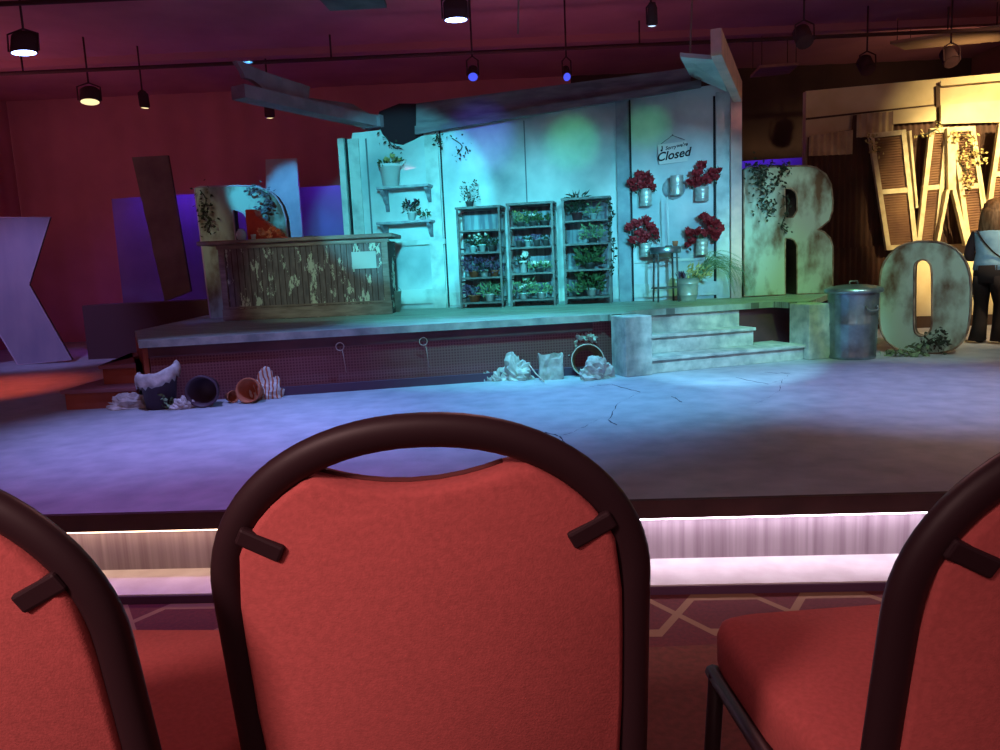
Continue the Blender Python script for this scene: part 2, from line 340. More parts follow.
# steps between stone pillars
A, B = V((1.14, 6.80, 0)), V((3.28, 7.46, 0)); ST = (B-A).normalized(); SN = V((-ST.y, ST.x, 0)); sr = math.atan2(ST.y, ST.x)
root = thing('stone_steps', 'grey stone steps between two square pillars at the platform front', 'steps', A, sr)
for u0, u1 in ((0, .27), (1.98, 2.24)):
    mb = MB(); mb.box(((u0+u1)/2, .146, (PH-.01)/2), (u1-u0, .292, PH-.012)); mb.build('pillar', m_stone, root, bevel=.008)
mb = MB(); mb.box((1.125, .31, .06), (1.70, .48, .12)); mb.box((1.125, .30, .135), (1.705, .52, .03)); mb.build('lower_step', m_stone, root, bevel=.006)
mb = MB(); mb.box((.93, .44, .225), (1.31, .22, .15)); mb.box((.93, .43, .315), (1.33, .26, .03)); mb.build('upper_step', m_stone, root, bevel=.006)
mb = MB(); mb.box((.93, .60, .27), (1.32, .04, .44)); mb.build('back_riser', m_stone, root)
mb = MB(); mb.box((2.0, .62, .27), (.82, .04, .44)); mb.build('opening_shade', m_blackp, root)  # dark sheet standing in for shade in the opening beside the upper step
# low red steps at left end
root = thing('low_side_steps', 'two red-brown wooden steps at the left end of the platform', 'steps')
def quad_slab(pts, z0, z1, m, name):
    q = MB(); q.prism([(p.x, p.y) for p in pts], z0, z1, lambda u, w, d: (u, w, d)); return q.build(name, m, root)
a, b = G(60, 391, .17), G(106, 389, .17); c = b+V((.12, .55, 0)); d = a+V((.2, .55, 0))
a2, b2 = G(98, 366, .34), G(146, 363, .34); e = G(142, 405, 0)
quad_slab([V((a.x+.02, a.y+.03, 0)), V((-3.09, a.y+.03, 0)), V((-3.10, 6.45, 0)), V((-3.76, 7.75, 0)), V((a.x+.02, 7.75, 0))], 0, .14, m_redwood, 'lower_step')
m_tread = mat('step_tread', (.28, .10, .12), rough=.6)
quad_slab([a, V((-3.08, a.y, 0)), V((-3.10, 6.45, 0)), V((-3.76, 7.77, 0)), V((a.x, 7.77, 0))], .141, .17, m_tread, 'lower_tread')
yx = max(a2.y, 6.5); xr = -3.10-(yx-6.45)*.49
quad_slab([V((a2.x+.02, a2.y+.03, 0)), V((xr-.015, a2.y+.03, 0)), V((-3.75, 7.74, 0)), V((a2.x+.02, 7.74, 0))], .171, .31, m_redwood, 'upper_step')
quad_slab([a2, V((xr, a2.y, 0)), V((-3.76, 7.77, 0)), V((a2.x, 7.77, 0))], .311, .34, m_tread, 'upper_tread')
# ------------------------------------------------------------------ shop wall
W = Plane((-.52, 9.66), (2.78, 9.00))
def wp(name, poly, o0, o1, m, parent, pix=True, **k):
    """poly in pixels (or u,z) on the wall plane, slab between offsets o0..o1 (towards the viewer positive)"""
    pts = [W.uz(*p) for p in poly] if pix else poly
    q = MB(); q.prism(pts, o1, o0, lambda u, z, o: W.pt(u, o, z)); return q.build(name, m, parent, **k)
WALL = [(353, 322), (352, 133), (380, 130), (388, 139), (392, 143), (403, 144), (412, 139), (420, 135), (428, 130), (745, 80), (741, 315)]
pts = [W.uz(*p) for p in WALL]; pts = [(u, z if i not in (0, len(pts)-1) else PH) for i, (u, z) in enumerate(pts)]
uR = W.u(W.at(741, 200)); pts[-2] = (uR, pts[-2][1]); pts[-1] = (uR, PH)
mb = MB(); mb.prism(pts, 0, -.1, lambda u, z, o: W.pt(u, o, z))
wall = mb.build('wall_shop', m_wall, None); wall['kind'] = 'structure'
def vb(px, w, y0, y1, th, m, name='pilaster', tb=True):
    u, z0 = W.uz(px, y0); z1 = W.uz(px, y1)[1]
    if tb: z0 = PH
    return wp(name, [(u-w/2, z0), (u+w/2, z0), (u+w/2, z1), (u-w/2, z1)], 0, th, m, wall, pix=False)
vb(355, .08, 320, 138, .06, m_trimw); vb(366, .14, 320, 138, .03, m_trimw); vb(360, .015, 320, 138, .065, m_ink, 'groove'); vb(373, .02, 244, 138, .008, mat('seam_dark', (.15, .18, .2)), 'seam', False); vb(441, .17, 308, 131, .045, m_trimw); vb(434, .035, 184, 133, .004, m_ink, 'groove', False)
vb(626, .15, 302, 100, .05, mat('shaded_trim', (.30, .36, .40), (.2, .24, .28), 6, .8)); vb(633.5, .02, 302, 100, .055, m_ink, 'groove')  # shadow on the pilaster's side face put into the darker trim colour
vb(531, .015, 305, 120, .004, mat('seam_dark', (.15, .18, .2)), 'seam'); vb(449, .02, 305, 128, .004, m_ink, 'groove')
vb(715, .025, 300, 96, .006, m_ink, 'groove'); vb(724, .17, 300, 92, .03, m_trimw)
vb(735.5, .12, 300, 90, .10, mat('pink_lit_boards', (.72, .5, .45), (.5, .36, .34), 5, .7), 'corner_post')  # pink light on the corner post put into its colour
def hb(x0, x1, y, w, th, m, name):
    u0, z = W.uz(x0, y); u1 = W.u(W.at(x1, y)); return wp(name, [(u0, z-w/2), (u1, z-w/2), (u1, z+w/2), (u0, z+w/2)], 0, th, m, wall, pix=False)
hb(375, 446, 245, .06, .05, m_trimw, 'chair_rail'); hb(376, 448, 298, .18, .035, m_trimw, 'baseboard'); hb(632, 735, 291, .16, .035, m_trimw, 'baseboard'); hb(450, 619, 299, .16, .02, m_trimw, 'baseboard')
hb(632, 735, 262, .03, .03, m_trimw, 'chair_rail')
# cornice
wp('cornice', [(420, 134), (420, 106), (690, 71), (690, 88)], .02, .16, m_purplew, wall)
wp('cornice_trim', [(420, 137), (420, 129), (700, 84), (700, 91)], .16, .22, m_purplew, wall)
wp('torn_hole_fill', [(378, 122), (383, 134), (389, 141), (394, 143.5), (403, 145), (414, 140), (421, 136), (430, 133), (440, 120), (440, 104), (400, 104), (380, 112)], -.14, .03, mat('torn_hole_shade', (.04, .016, .022), rough=.95, spec=.1), wall)  # dark sheet added in place of the shade inside the torn hole
# roof edge beams
m_eave = mat('pinkish_grey_boards', (.36, .25, .30), (.22, .15, .19), 3, .85)
root = thing('broken_roof_eave', 'broken grey eave boards jutting forward from left end of shop wall', 'roof eave')
P1 = W.at(372, 122, .05); P2 = G(238, 92, P1.z+.02)
mb = MB(); mb.beam(P1, P2, .20, .13); mb.beam(P1+V((.15, 0, .0)), P1+V((-.1, .1, 0)), .2, .14); mb.build('lower_beam', m_eave, root)
def eave(pts, z):
    base = [G(x, y, z) for x, y in pts]; return base
PT = (V((P2.x, P2.y))-V((P1.x, P1.y))).normalized(); EP = Plane((P2.x, P2.y), (P1.x, P1.y))
def ep(name, poly, o0, o1, m):
    q = MB(); q.prism([EP.uz(*p) for p in poly], o1, o0, lambda u, z, o: EP.pt(u, o, z)); return q.build(name, m, root)
ep('torn_board', [(234, 61), (240, 62), (262, 72), (308, 87), (307, 98), (350, 104), (378, 120), (372, 128), (340, 118), (268, 96), (256, 84), (250, 80), (243, 78), (241, 72)], -.03, .03, m_eave)
root = thing('roof_corner_eave', 'pinkish roof beam and grey soffit jutting forward from right end of shop wall', 'roof eave')
Q1 = W.at(738, 92, .08); Q2 = G(716, 42, Q1.z)
mb = MB(); mb.beam(Q1, Q2, .09, .22, w2=.09); mb.build('fascia_beam', mat('pink_lit_boards', (0, 0, 0)), root)
q = MB(); s4 = [W.at(690, 76, .05), W.at(727, 92, .05)]; s5 = [G(717, 60, s4[1].z), G(680, 57, s4[1].z)]
pl = [s4[0], s4[1], s5[0], s5[1]]; q.add(pl+[p+V((0, 0, .04)) for p in pl], [(0, 1, 2, 3), (7, 6, 5, 4), (0, 4, 5, 1), (1, 5, 6, 2), (2, 6, 7, 3), (3, 7, 4, 0)]); q.build('soffit', m_wall, root)
# ------------------------------------------------------------------ wall shelves
def corbel(parent, u, z, off, L, h, m):
    prof = [(0, 0), (L, 0), (L*.95, -h*.12), (L*.62, -h*.3), (L*.5, -h*.5), (L*.2, -h*.68), (L*.12, -h), (0, -h)]
    q = MB(); q.prism(prof, u-.02, u+.02, lambda a, zz, uu: V((uu, -a, z+zz))); return q.build('bracket', m, parent)
m_shelfw = mat('shelf_paint', (.46, .50, .52), (.25, .24, .30), 7, .7)
def wshelf(x0, x1, y, label):
    u0, z = W.uz(x0, y, .15); u1 = W.u(W.at(x1, y, .15)); c = W.pt((u0+u1)/2, 0.0, z); L = u1-u0
    r = thing('wall_shelf', label, 'shelf', c, W.rz, 'ledge shelves on the left of the shop wall')
    q = MB(); q.box((0, -.13, 0), (L, .26, .03)); q.build('board', m_shelfw, r, bevel=.004)
    for s in (-1, 1): corbel(r, s*(L/2-.05), -.015, 0, .22, .26, mat('bracket_dark', (.16, .15, .2), (.3, .3, .34), 9, .7))
    return c, L
SH1 = wshelf(379, 431, 189, 'upper bracketed wall shelf, holding the big white pot')
SH2 = wshelf(379, 433, 224, 'lower bracketed wall shelf, holding the small leafy pot')
# ------------------------------------------------------------------ plants
def foliage(r, n, R, hgt, L, w, rnd, up=.6, z0=0.0, name='foliage', m=None, cone=False, parent=None):
    q = MB()
    for i in range(n):
        a = rnd.uniform(0, 2*pi); rr = R*math.sqrt(rnd.random()); z = z0+hgt*rnd.random()
        if cone: rr *= .3+.7*(z-z0)/max(hgt, .01)
        p = V((rr*cos(a), rr*sin(a), z)); d = V((cos(a)*rnd.random()+rnd.uniform(-.4, .4), sin(a)*rnd.random()+rnd.uniform(-.4, .4), up*rnd.uniform(-.4, 1.4)))
        q.leaf(p, d, L*rnd.uniform(.6, 1.2), w*rnd.uniform(.7, 1.2), rnd)
    for i in range(5):
        a = rnd.uniform(0, 6.28); q.tube([(0, 0, z0-.02), (R*.4*cos(a), R*.4*sin(a), z0+hgt*.8)], .003, 4)
    return q.build(name, m or m_leaf, parent or r)
def blossom(q, c, R, rnd, pet=9):
    c = V(c)
    for i in range(pet*2):
        a = rnd.uniform(0, 2*pi); e = rnd.uniform(-.2, 1.0); d = V((cos(a)*cos(e), sin(a)*cos(e)-.55, sin(e)*.8+sin(a)*.4)).normalized()
        q.leaf(c+d*R*.15, d, R*rnd.uniform(.75, 1.05), R*.85, rnd, .5)
    q.blob(c, R*.55, rnd.random()*9, .3, 2, 5)
def pot(parent, r, h, m, name='pot', taper=.72, rim=True):
    q = MB(); pr = [(r*taper, 0), (r*.97, h*.86)]
    pr += ([(r*1.1, h*.86), (r*1.1, h), (r*.95, h), (r*.9, h*.8), (.001, h*.8)] if rim else [(r, h), (r*.94, h), (r*.9, h*.85), (.001, h*.85)])
    q.lathe(pr, 18); return q.build(name, m, parent)
def plant(label, loc, rz=0.0, r=.05, h=.09, pm=None, fm=None, n=50, R=.09, fh=.12, L=.06, w=.03, fl=None, nf=0, fr=.022, seed=1, group=None, up=.6, taper=.72, name='potted_plant', rim=True):
    rnd = random.Random(seed); t = thing(name, label, 'plant', loc, rz, group)
    pot(t, r, h, pm or m_terra, taper=taper, rim=rim)
    foliage(t, n, R, fh, L, w, rnd, up, h*.8, m=fm or m_leaf)
    if fl:
        for i in range(nf):
            a = rnd.uniform(0, 6.28); rr = R*rnd.uniform(.2, .9); q = MB(); blossom(q, (rr*cos(a), rr*sin(a)-.01, h+fh*rnd.uniform(.35, 1.05)), fr*rnd.uniform(.8, 1.2), rnd, 7); q.build('flower', fl, t)
    return t
c, L = SH1
def onshelf(px, py, off): P = W.at(px, py, off); return P
p = W.pt(W.u(W.at(391, 186, .13)), .13, SH1[0].z+.016)
t = plant('tall white pot with yellowing flowers on the upper wall shelf', p, r=.13, h=.27, pm=m_potw, fm=m_leaf, n=40, R=.13, fh=.10, L=.08, w=.035, fl=m_leafy, nf=6, fr=.035, seed=3, taper=.75)
q = MB(); q.tube(smooth_path([(.13, 0, .24), (.17, -.02, .28), (.20, -.02, .33)], 4), .006, 5); q.build('handle', m_potw, t)
p = W.pt(W.u(W.at(412, 221, .13)), .13, SH2[0].z+.016)
plant('small pale pot of leafy sprigs on the lower wall shelf', p, r=.055, h=.11, pm=m_potw, fm=m_leafd, n=70, R=.10, fh=.16, L=.06, w=.025, fl=m_leafp, nf=5, seed=5)
p = W.pt(W.u(W.at(424, 221, .1)), .10, SH2[0].z+.016)
plant('tiny pot of trailing leaves at the right end of the lower wall shelf', p, r=.03, h=.05, pm=m_potw, fm=m_leaf, n=30, R=.06, fh=.07, L=.05, w=.02, seed=6)
# ------------------------------------------------------------------ racks
RACKS = []
def rack(x0, x1, ytop, ybot, shelf_ys, label):
    OFF = .38
    PA, PB = W.at(x0, ybot, OFF), W.at(x1, ybot, OFF); u0, u1 = W.u(PA), W.u(PB); Lr = u1-u0
    c = W.pt((u0+u1)/2, OFF-.15, PH); zt = W.uz((x0+x1)/2, ytop, OFF)[1]-PH
    r = thing('plant_rack', label, 'rack', c, W.rz, 'ladder racks along the shop wall')
    for sx in (-1, 1):
        for sy, hh in ((-1, zt), (1, zt*.97)):
            q = MB(); q.box((sx*(Lr/2-.012), sy*.15, hh/2), (.024, .024, hh)); q.build('post', m_iron, r)
        for k in range(6): q = MB(); q.box((sx*(Lr/2-.012), 0, .12+k*(zt-.2)/5), (.016, .29, .016)); q.build('rung', m_iron, r)
    zs = []
    for y in shelf_ys:
        z = W.uz((x0+x1)/2, y, OFF)[1]-PH; zs.append(z)
        q = MB(); q.box((0, 0, z-.011), (Lr-.03, .32, .022)); q.build('shelf', m_iron, r, bevel=.002)
    q = MB(); q.box((0, .165, zt*.5), (Lr-.04, .008, zt-.04)); q.build('back_panel', mat('streaked_back_panel', (.30, .37, .40), (.13, .14, .18), 2.2, .8, stretch=(9, 9, .8), mix=(.38, .62)), r)
    q = MB(); q.box((0, 0, zt), (Lr+.02, .34, .025)); q.build('top_board', m_iron, r)
    RACKS.append((c, Lr, zs, zt)); return r
rack(461, 504, 207, 308, (229.5, 252, 277, 302), 'dark metal plant rack nearest the wall shelves, plants on its top')
rack(511, 556, 203, 306, (226, 246.5, 272.5, 299), 'middle dark metal plant rack with small pots in a row')
rack(565, 612, 198, 304, (219.5, 243, 269, 296.5), 'tallest dark metal plant rack, nearest the red flower tins')
def rl(k, sh, fx, dy=-.04, dz=.002):
    c, Lr, zs, zt = RACKS[k]; u = fx*Lr/2*.8; z = (zs[sh] if sh is not None else zt+.013)+dz
    v = Mx.Rotation(W.rz, 3, 'Z') @ V((u, dy, z)); return c+v
RN = ['rack nearest the wall shelves', 'middle rack', 'rack nearest the red flower tins']
TI = ['top tier', 'second tier', 'third tier', 'bottom tier']
specs = [
 (0, None, -.55, 'feathery tall plant in small pot on top of the', dict(r=.05, h=.07, fm=m_leafd, n=110, R=.11, fh=.24, L=.04, w=.018, pm=m_iron)),
 (0, 1, -.5, 'small potted plant with pale purple blooms', dict(r=.045, h=.08, fm=m_leafd, n=40, R=.08, fh=.12, fl=m_white, nf=4, pm=m_glass)),
 (0, 1, .05, 'glass pot of whitish blossoms', dict(r=.045, h=.09, fm=m_leaf, n=40, R=.08, fh=.12, fl=m_white, nf=7, pm=m_glass)),
 (0, 1, .6, 'dark leafy pot without flowers', dict(r=.045, h=.08, fm=m_leafd, n=40, R=.07, fh=.1, pm=m_iron)),
 (0, 2, -.5, 'purple-leaved bushy plant', dict(r=.06, h=.07, fm=m_leafp, n=120, R=.13, fh=.17, pm=m_terra)),
 (0, 2, .1, 'white pot of low dark leaves', dict(r=.05, h=.08, fm=m_leafd, n=60, R=.1, fh=.1, pm=m_potw)),
 (0, 2, .7, 'reddish bushy plant', dict(r=.05, h=.07, fm=m_leafp, n=80, R=.1, fh=.17, fl=m_red, nf=2, pm=m_terra)),
 (0, 3, -.55, 'dark ruddy foliage plant', dict(r=.07, h=.08, fm=m_leafp, n=70, R=.12, fh=.12, pm=m_terra)),
 (0, 3, .35, 'spiky arching plant in white pot', dict(r=.06, h=.09, fm=m_leafl, n=80, R=.11, fh=.12, L=.12, w=.018, pm=m_potw)),
 (1, 0, -.6, 'yellow-green flowering plant', dict(r=.05, h=.06, fm=m_leafl, n=60, R=.09, fh=.12, fl=m_leafy, nf=4, pm=m_iron)),
 (1, 0, .1, 'pale-flowered low plant', dict(r=.05, h=.06, fm=m_leaf, n=60, R=.1, fh=.1, fl=m_white, nf=3, pm=m_iron)),
 (1, 0, .7, 'sprawling green plant', dict(r=.05, h=.06, fm=m_leaf, n=60, R=.1, fh=.08, pm=m_iron)),
 (1, 1, -.75, 'first little pot from the wall-shelf side', dict(r=.04, h=.08, fm=m_leafp, n=20, R=.04, fh=.06, L=.04, pm=m_iron)),
 (1, 1, -.25, 'second little pot from the wall-shelf side', dict(r=.04, h=.08, fm=m_leafd, n=20, R=.04, fh=.06, L=.04, pm=m_glass)),
 (1, 1, .25, 'third little pot from the wall-shelf side', dict(r=.04, h=.08, fm=m_leafp, n=20, R=.04, fh=.07, L=.04, pm=m_iron)),
 (1, 1, .75, 'fourth little pot from the wall-shelf side', dict(r=.04, h=.08, fm=m_leafd, n=20, R=.04, fh=.06, L=.04, pm=m_iron)),
 (1, 2, -.55, 'tall white vase with a large pale flower', dict(r=.045, h=.14, fm=m_leafd, n=30, R=.08, fh=.09, fl=m_white, nf=2, fr=.05, pm=m_potw, taper=.9)),
 (1, 2, .35, 'low spread of white blossoms', dict(r=.06, h=.05, fm=m_leafl, n=70, R=.13, fh=.07, fl=m_white, nf=9, pm=m_iron)),
 (1, 3, -.6, 'white-flowered trailing plant', dict(r=.06, h=.07, fm=m_leafl, n=90, R=.12, fh=.16, fl=m_white, nf=8, pm=m_potw)),
 (1, 3, .4, 'light green frothy plant', dict(r=.06, h=.07, fm=m_leafl, n=100, R=.14, fh=.11, L=.05, pm=m_potw)),
 (2, 0, -.5, 'spiky plant in round dark pot', dict(r=.065, h=.09, fm=m_leafd, n=70, R=.08, fh=.22, L=.13, w=.014, pm=m_blackp, taper=.8)),
 (2, 0, .35, 'slender grassy plant in small pot', dict(r=.045, h=.07, fm=m_leafl, n=30, R=.06, fh=.10, L=.1, w=.012, pm=m_glass)),
 (2, 1, .3, 'bushy green plant', dict(r=.06, h=.06, fm=m_leafl, n=90, R=.13, fh=.15, pm=m_iron)),
 (2, 2, .1, 'dark green plant with yellow bloom', dict(r=.07, h=.07, fm=m_leaf, n=130, R=.15, fh=.17, fl=m_leafy, nf=2, pm=m_iron, L=.09, w=.05)),
 (2, 3, .15, 'leafy plant in white pot', dict(r=.06, h=.09, fm=m_leaf, n=120, R=.15, fh=.17, pm=m_potw, L=.09, w=.05)),
 (2, 3, -.7, 'low pale fern', dict(r=.05, h=.06, fm=m_leafl, n=60, R=.08, fh=.10, pm=m_iron)),
]
for i, (k, sh, fx, lb, kw) in enumerate(specs):
    lab = (lb+' '+RN[k]) if sh is None else f'{lb}, {TI[sh]} of the {RN[k]}'
    plant(lab, rl(k, sh, fx), seed=20+i, group='plants on the ladder racks', **kw)
t = thing('trailing_vine', 'thin dark vine climbing the post of the rack nearest the red flower tins', 'vine', rl(2, None, 1.2, -.2, -.9), W.rz)
rnd = random.Random(8); q = MB(); pv = smooth_path([(0, 0, .85), (.04, -.02, .7), (0, 0, .5), (.05, -.01, .3), (.02, 0, .03)], 6); q.tube(pv, .004, 5); q.build('stem', m_leafd, t)
q = MB()
for p in pv:
    for k in range(3): q.leaf(p, (rnd.uniform(-1, 1), rnd.uniform(-1, .3), rnd.uniform(-1, 1)), .05, .03, rnd)
q.build('foliage', m_leafd, t)
# ------------------------------------------------------------------ flower tins
def tin_flowers(cx, y0, y1, wpx, blooms, label, seed):
    rnd = random.Random(seed); P0 = W.at(cx, y1, .10); P1 = W.at(cx, y0, .10); h = P1.z-P0.z; r = wpx*.0118/2
    t = thing('flower_tin', label, 'flowers', W.pt(W.u(P0), .10, P0.z), W.rz, 'red flower tins on the shop wall')
    q = MB(); q.lathe([(r, 0), (r, .012), (r*.97, .014), (r*.97, h*.33), (r, h*.35), (r*.97, h*.37), (r*.97, h*.64), (r, h*.66), (r*.97, h*.68), (r*.97, h-.01), (r*1.03, h-.008), (r*1.03, h), (r*.93, h), (r*.93, h*.7), (.001, h*.7)], 22); q.build('can', m_tin, t)
    q = MB(); q.box((0, .055, h*.6), (.03, .07, .05)); q.build('hook', m_iron, t)
    F_ = MB(); cu, cz = W.uz(cx, y0, .10)
    for bx, by, R in blooms:
        u, z = W.uz(bx, by, .12); p = V((u-cu, rnd.uniform(-.07, .0), z-P0.z))
        q = MB(); blossom(q, p, R*.0118*1.05, rnd, 9); q.build('flower', m_red, t)
        F_.tube([(0, 0, h*.8), p*.5+V((0, 0, h*.4)), p], .003, 4)
        for k in range(7): F_.leaf(p+V((rnd.uniform(-.03, .03), rnd.uniform(0, .03), rnd.uniform(-.04, .02))), (rnd.uniform(-1, 1), rnd.uniform(-.6, .2), rnd.uniform(-1, 1)), .055, .03, rnd)
    F_.build('foliage', m_leafd, t)
tin_flowers(646, 189, 206, 12, [(632, 183, 6), (640, 177, 7), (647, 176, 6), (650, 181, 6), (634, 188, 5), (642, 186, 6), (652, 188, 5)], 'red flowers in a tin, upper tin on the rack side of the wall', 1)
tin_flowers(702, 187, 201, 13, [(702, 166, 6), (697, 174, 6), (712, 173, 5), (692, 182, 6), (700, 181, 6), (708, 180, 7), (716, 178, 4), (718, 171, 4), (697, 185, 5)], 'red flowers in a tin, upper tin beside the corner post', 2)
tin_flowers(646, 243, 257, 12, [(629, 228, 5), (637, 224, 6), (646, 221, 6), (650, 227, 6), (640, 233, 6), (633, 241, 6), (648, 236, 6), (655, 232, 5), (643, 240, 6), (657, 237, 4)], 'red flowers in a tin, lower tin on the rack side of the wall', 3)
tin_flowers(702, 239, 255, 12, [(703, 217, 5), (709, 222, 7), (715, 224, 6), (719, 230, 7), (712, 231, 6), (697, 232, 6), (689, 233, 6), (692, 241, 6), (705, 234, 5), (716, 237, 6), (688, 245, 4)], 'red flowers in a tin, lower spreading bunch beside the corner post', 4)
P0 = W.at(677, 195, .14); t = thing('empty_tin', 'shiny empty tin hung on the wall between the upper flower tins', 'tin can', P0, W.rz)
q = MB(); r, h = .075, .22; q.lathe([(r, 0), (r*.97, .01), (r*.97, h*.5), (r, h*.52), (r*.97, h*.54), (r*.97, h-.01), (r*1.03, h), (r*.93, h), (r*.92, .02), (.001, .02)], 22); q.build('can', m_tin, t)
q = MB(); q.lathe([(.13, 0), (.13, .01), (.001, .011)], 24, T=Mx.Translation((-.03, .12, .09)) @ Mx.Rotation(pi/2, 4, 'X')); q.build('backing_disc', m_shelfw, t)
# stool + rod + bucket
P0 = G(666, 301.5, PH); t = thing('metal_stool', 'tall round metal stool standing under the flower tins', 'stool', P0, .2)
q = MB(); q.lathe([(.17, .55), (.175, .56), (.175, .615), (.165, .625), (.001, .625)], 28, cap0=True); q.build('seat', m_galv, t)
for a in (.6, 2.2, 3.75, 5.3):
    q = MB(); q.tube([(.15*cos(a), .15*sin(a), .56), (.165*cos(a), .165*sin(a), .0)], .012, 8); q.build('leg', m_iron, t)
q = MB(); q.tube([(.16*cos(k*pi/12), .16*sin(k*pi/12), .16) for k in range(24)], .008, 6, closed=True); q.build('ring', m_iron, t); q = MB(); q.tube([(.155*cos(k*pi/12), .155*sin(k*pi/12), .5) for k in range(24)], .006, 6, closed=True); q.build('ring', m_iron, t)
t = thing('upright_rod', 'thin pale rod standing on the stool below the empty tin', 'rod', P0+V((.05, .06, .625)))
zt = W.uz(673, 197, .2)[1]; q = MB(); q.tube([(0, 0, .012), (-.005, 0, zt-PH-.625)], .009, 8); q.build('pole', m_potw, t); q = MB(); q.lathe([(.04, 0), (.04, .012), (.001, .014)], 16); q.build('foot', m_iron, t)
t = thing('small_crock', 'small brown crock on the stool beside the rod', 'pot', P0+V((.11, -.02, .625))); pot(t, .035, .06, m_terra, rim=False)
P0 = G(688, 301, PH); t = thing('zinc_bucket', 'pale zinc bucket with long arching dry grass', 'bucket', P0, 0)
q = MB(); r, h = .10, .26; q.lathe([(.09, 0), (.093, .02), (.105, h*.25), (.109, h*.26), (.107, h*.28), (.118, h*.75), (.122, h*.76), (.12, h*.78), (.128, h), (.135, h), (.12, h), (.118, h*.8), (.001, h*.8)], 26); q.build('pail', m_tin, t)
rnd = random.Random(12); q = MB()
for i in range(60):
    a = rnd.uniform(-.2, .45); s = rnd.uniform(.5, 1.0); lift = rnd.uniform(.10, .30); dx = .62*s; y0 = rnd.uniform(-.06, .06)
    q.tube(smooth_path([(rnd.uniform(-.06, .1), y0, h*.8), (.12+dx*.2, y0+a*.1, h+lift*.6), (dx*.65, y0+a*.25-.05, h+lift), (dx*.95+.08, y0+a*.3-.08, h+lift*rnd.uniform(.2, .7)), (dx+.14, y0+a*.3-.1, h-.05-rnd.random()*.18)], 4), .0035, 3, taper=lambda t: 1-.8*t)
q.build('grass', m_leafl, t)
q = MB()
for i in range(70): q.leaf((rnd.uniform(-.02, .24), rnd.uniform(-.08, .05), h+rnd.uniform(-.02, .12)), (rnd.uniform(-.2, 1), rnd.uniform(-.5, .3), rnd.uniform(-.3, 1)), .08, .025, rnd)
q.build('foliage', m_leafy, t)
q = MB()
for i in range(16): q.leaf((rnd.uniform(-.1, -.04), rnd.uniform(-.05, .05), h-.01), (rnd.uniform(-.6, .2), rnd.uniform(-.4, .2), 1), .10, .03, rnd)
q.build('dark_sprig', m_leafp, t)
# closed sign
u0, z0 = W.uz(658.5, 163, .03); u1, z1 = W.uz(687, 142, .03)
cu = (u0+u1)/2; zc = W.uz(672.5, 153, .03)[1]; c = W.pt(cu, .035, zc)
t = thing('closed_sign', 'white hanging sign reading Sorry we are Closed', 'sign', c, W.rz)
wS, hS = (u1-u0), .225
rotS = Mx.Rotation(-radians(3.5), 4, 'Y')
q = MB(); q.box((0, 0, 0), (wS, .012, hS), T=rotS); q.build('board', m_sign, t)
for s_, sz, x, z, sh in (('Closed', .135, .0, -.025, .35), ('Sorry', .055, -.02, .062, .3), ("we're", .055, .11, .074, .3)):
    o = text('lettering', s_, sz, m_ink, t, (0, 0, 0), shear=sh, off=.003 if sz > .1 else .0015); o.matrix_local = rotS @ Mx.Translation((x, -.009, z)) @ Mx.Rotation(-radians(3), 4, 'Y')
q = MB(); q.tube([(0, 0, -.03), (.012, 0, .0), (0, 0, .03), (.004, 0, .045)], .006, 5, T=None) if False else q.tube([(-wS*.38, -.01, .03), (-wS*.36, -.01, .055), (-wS*.37, -.01, .085)], .007, 6); q.blob((-wS*.385, -.01, .035), .013, 1, 0, 1, 5); q.build('emblem', m_ink, t)
q = MB(); q.tube([(-wS*.4, 0, hS/2+.0), (0, .0, hS/2+.085), (wS*.42, 0, hS/2+.025)], .003, 5); q.blob((0, 0, hS/2+.088), .008, 1, 0, 1, 5); q.build('string', m_ink, t)
# ------------------------------------------------------------------ counter
CA, CB = V((-3.16, 8.86, PH)), V((-1.22, 8.80, PH)); K = Plane((CA.x, CA.y), (CB.x, CB.y)); Lc = (CB-CA).length
t = thing('shop_counter', 'long shop counter with peeling beadboard front and wooden top', 'counter', CA, K.rz)
hC = .84
q = MB(); q.box((Lc/2, .28, hC/2), (Lc, .56, hC)); q.build('body', m_counter, t)
q = MB(); q.box((Lc/2, -.012, .07), (Lc+.03, .03, .13)); q.box((Lc/2, -.01, .15), (Lc+.02, .02, .02)); q.build('base_board', m_countertop, t)
q = MB(); q.box((Lc/2-.07, .25, hC+.055), (Lc+.30, .68, .045)); q.build('top_board', m_countertop, t, bevel=.01)
q = MB(); q.box((Lc/2, .0, hC+.005), (Lc+.05, .05, .05)); q.build('molding', m_countertop, t)
for x in (.03, Lc-.03):
    q = MB(); q.box((x, -.01, hC/2), (.07, .024, hC-.02)); q.build('corner_board', m_countertop, t)
CT = PH+hC+.078
u0, za = K.uz(353, 269, .0); u1, zb = K.uz(376, 251, .0)
q = MB(); q.box(((u0+u1)/2, -.025, (za+zb)/2-PH), (u1-u0, .004, zb-za)); o = q.build('paper_notice', mat('notice_paper', (.42, .46, .46), rough=.8), None); o.matrix_world = Mx.Translation(CA) @ Mx.Rotation(K.rz, 4, 'Z')
tag(o, 'pale paper notice pinned to the right end of the counter front', 'notice')
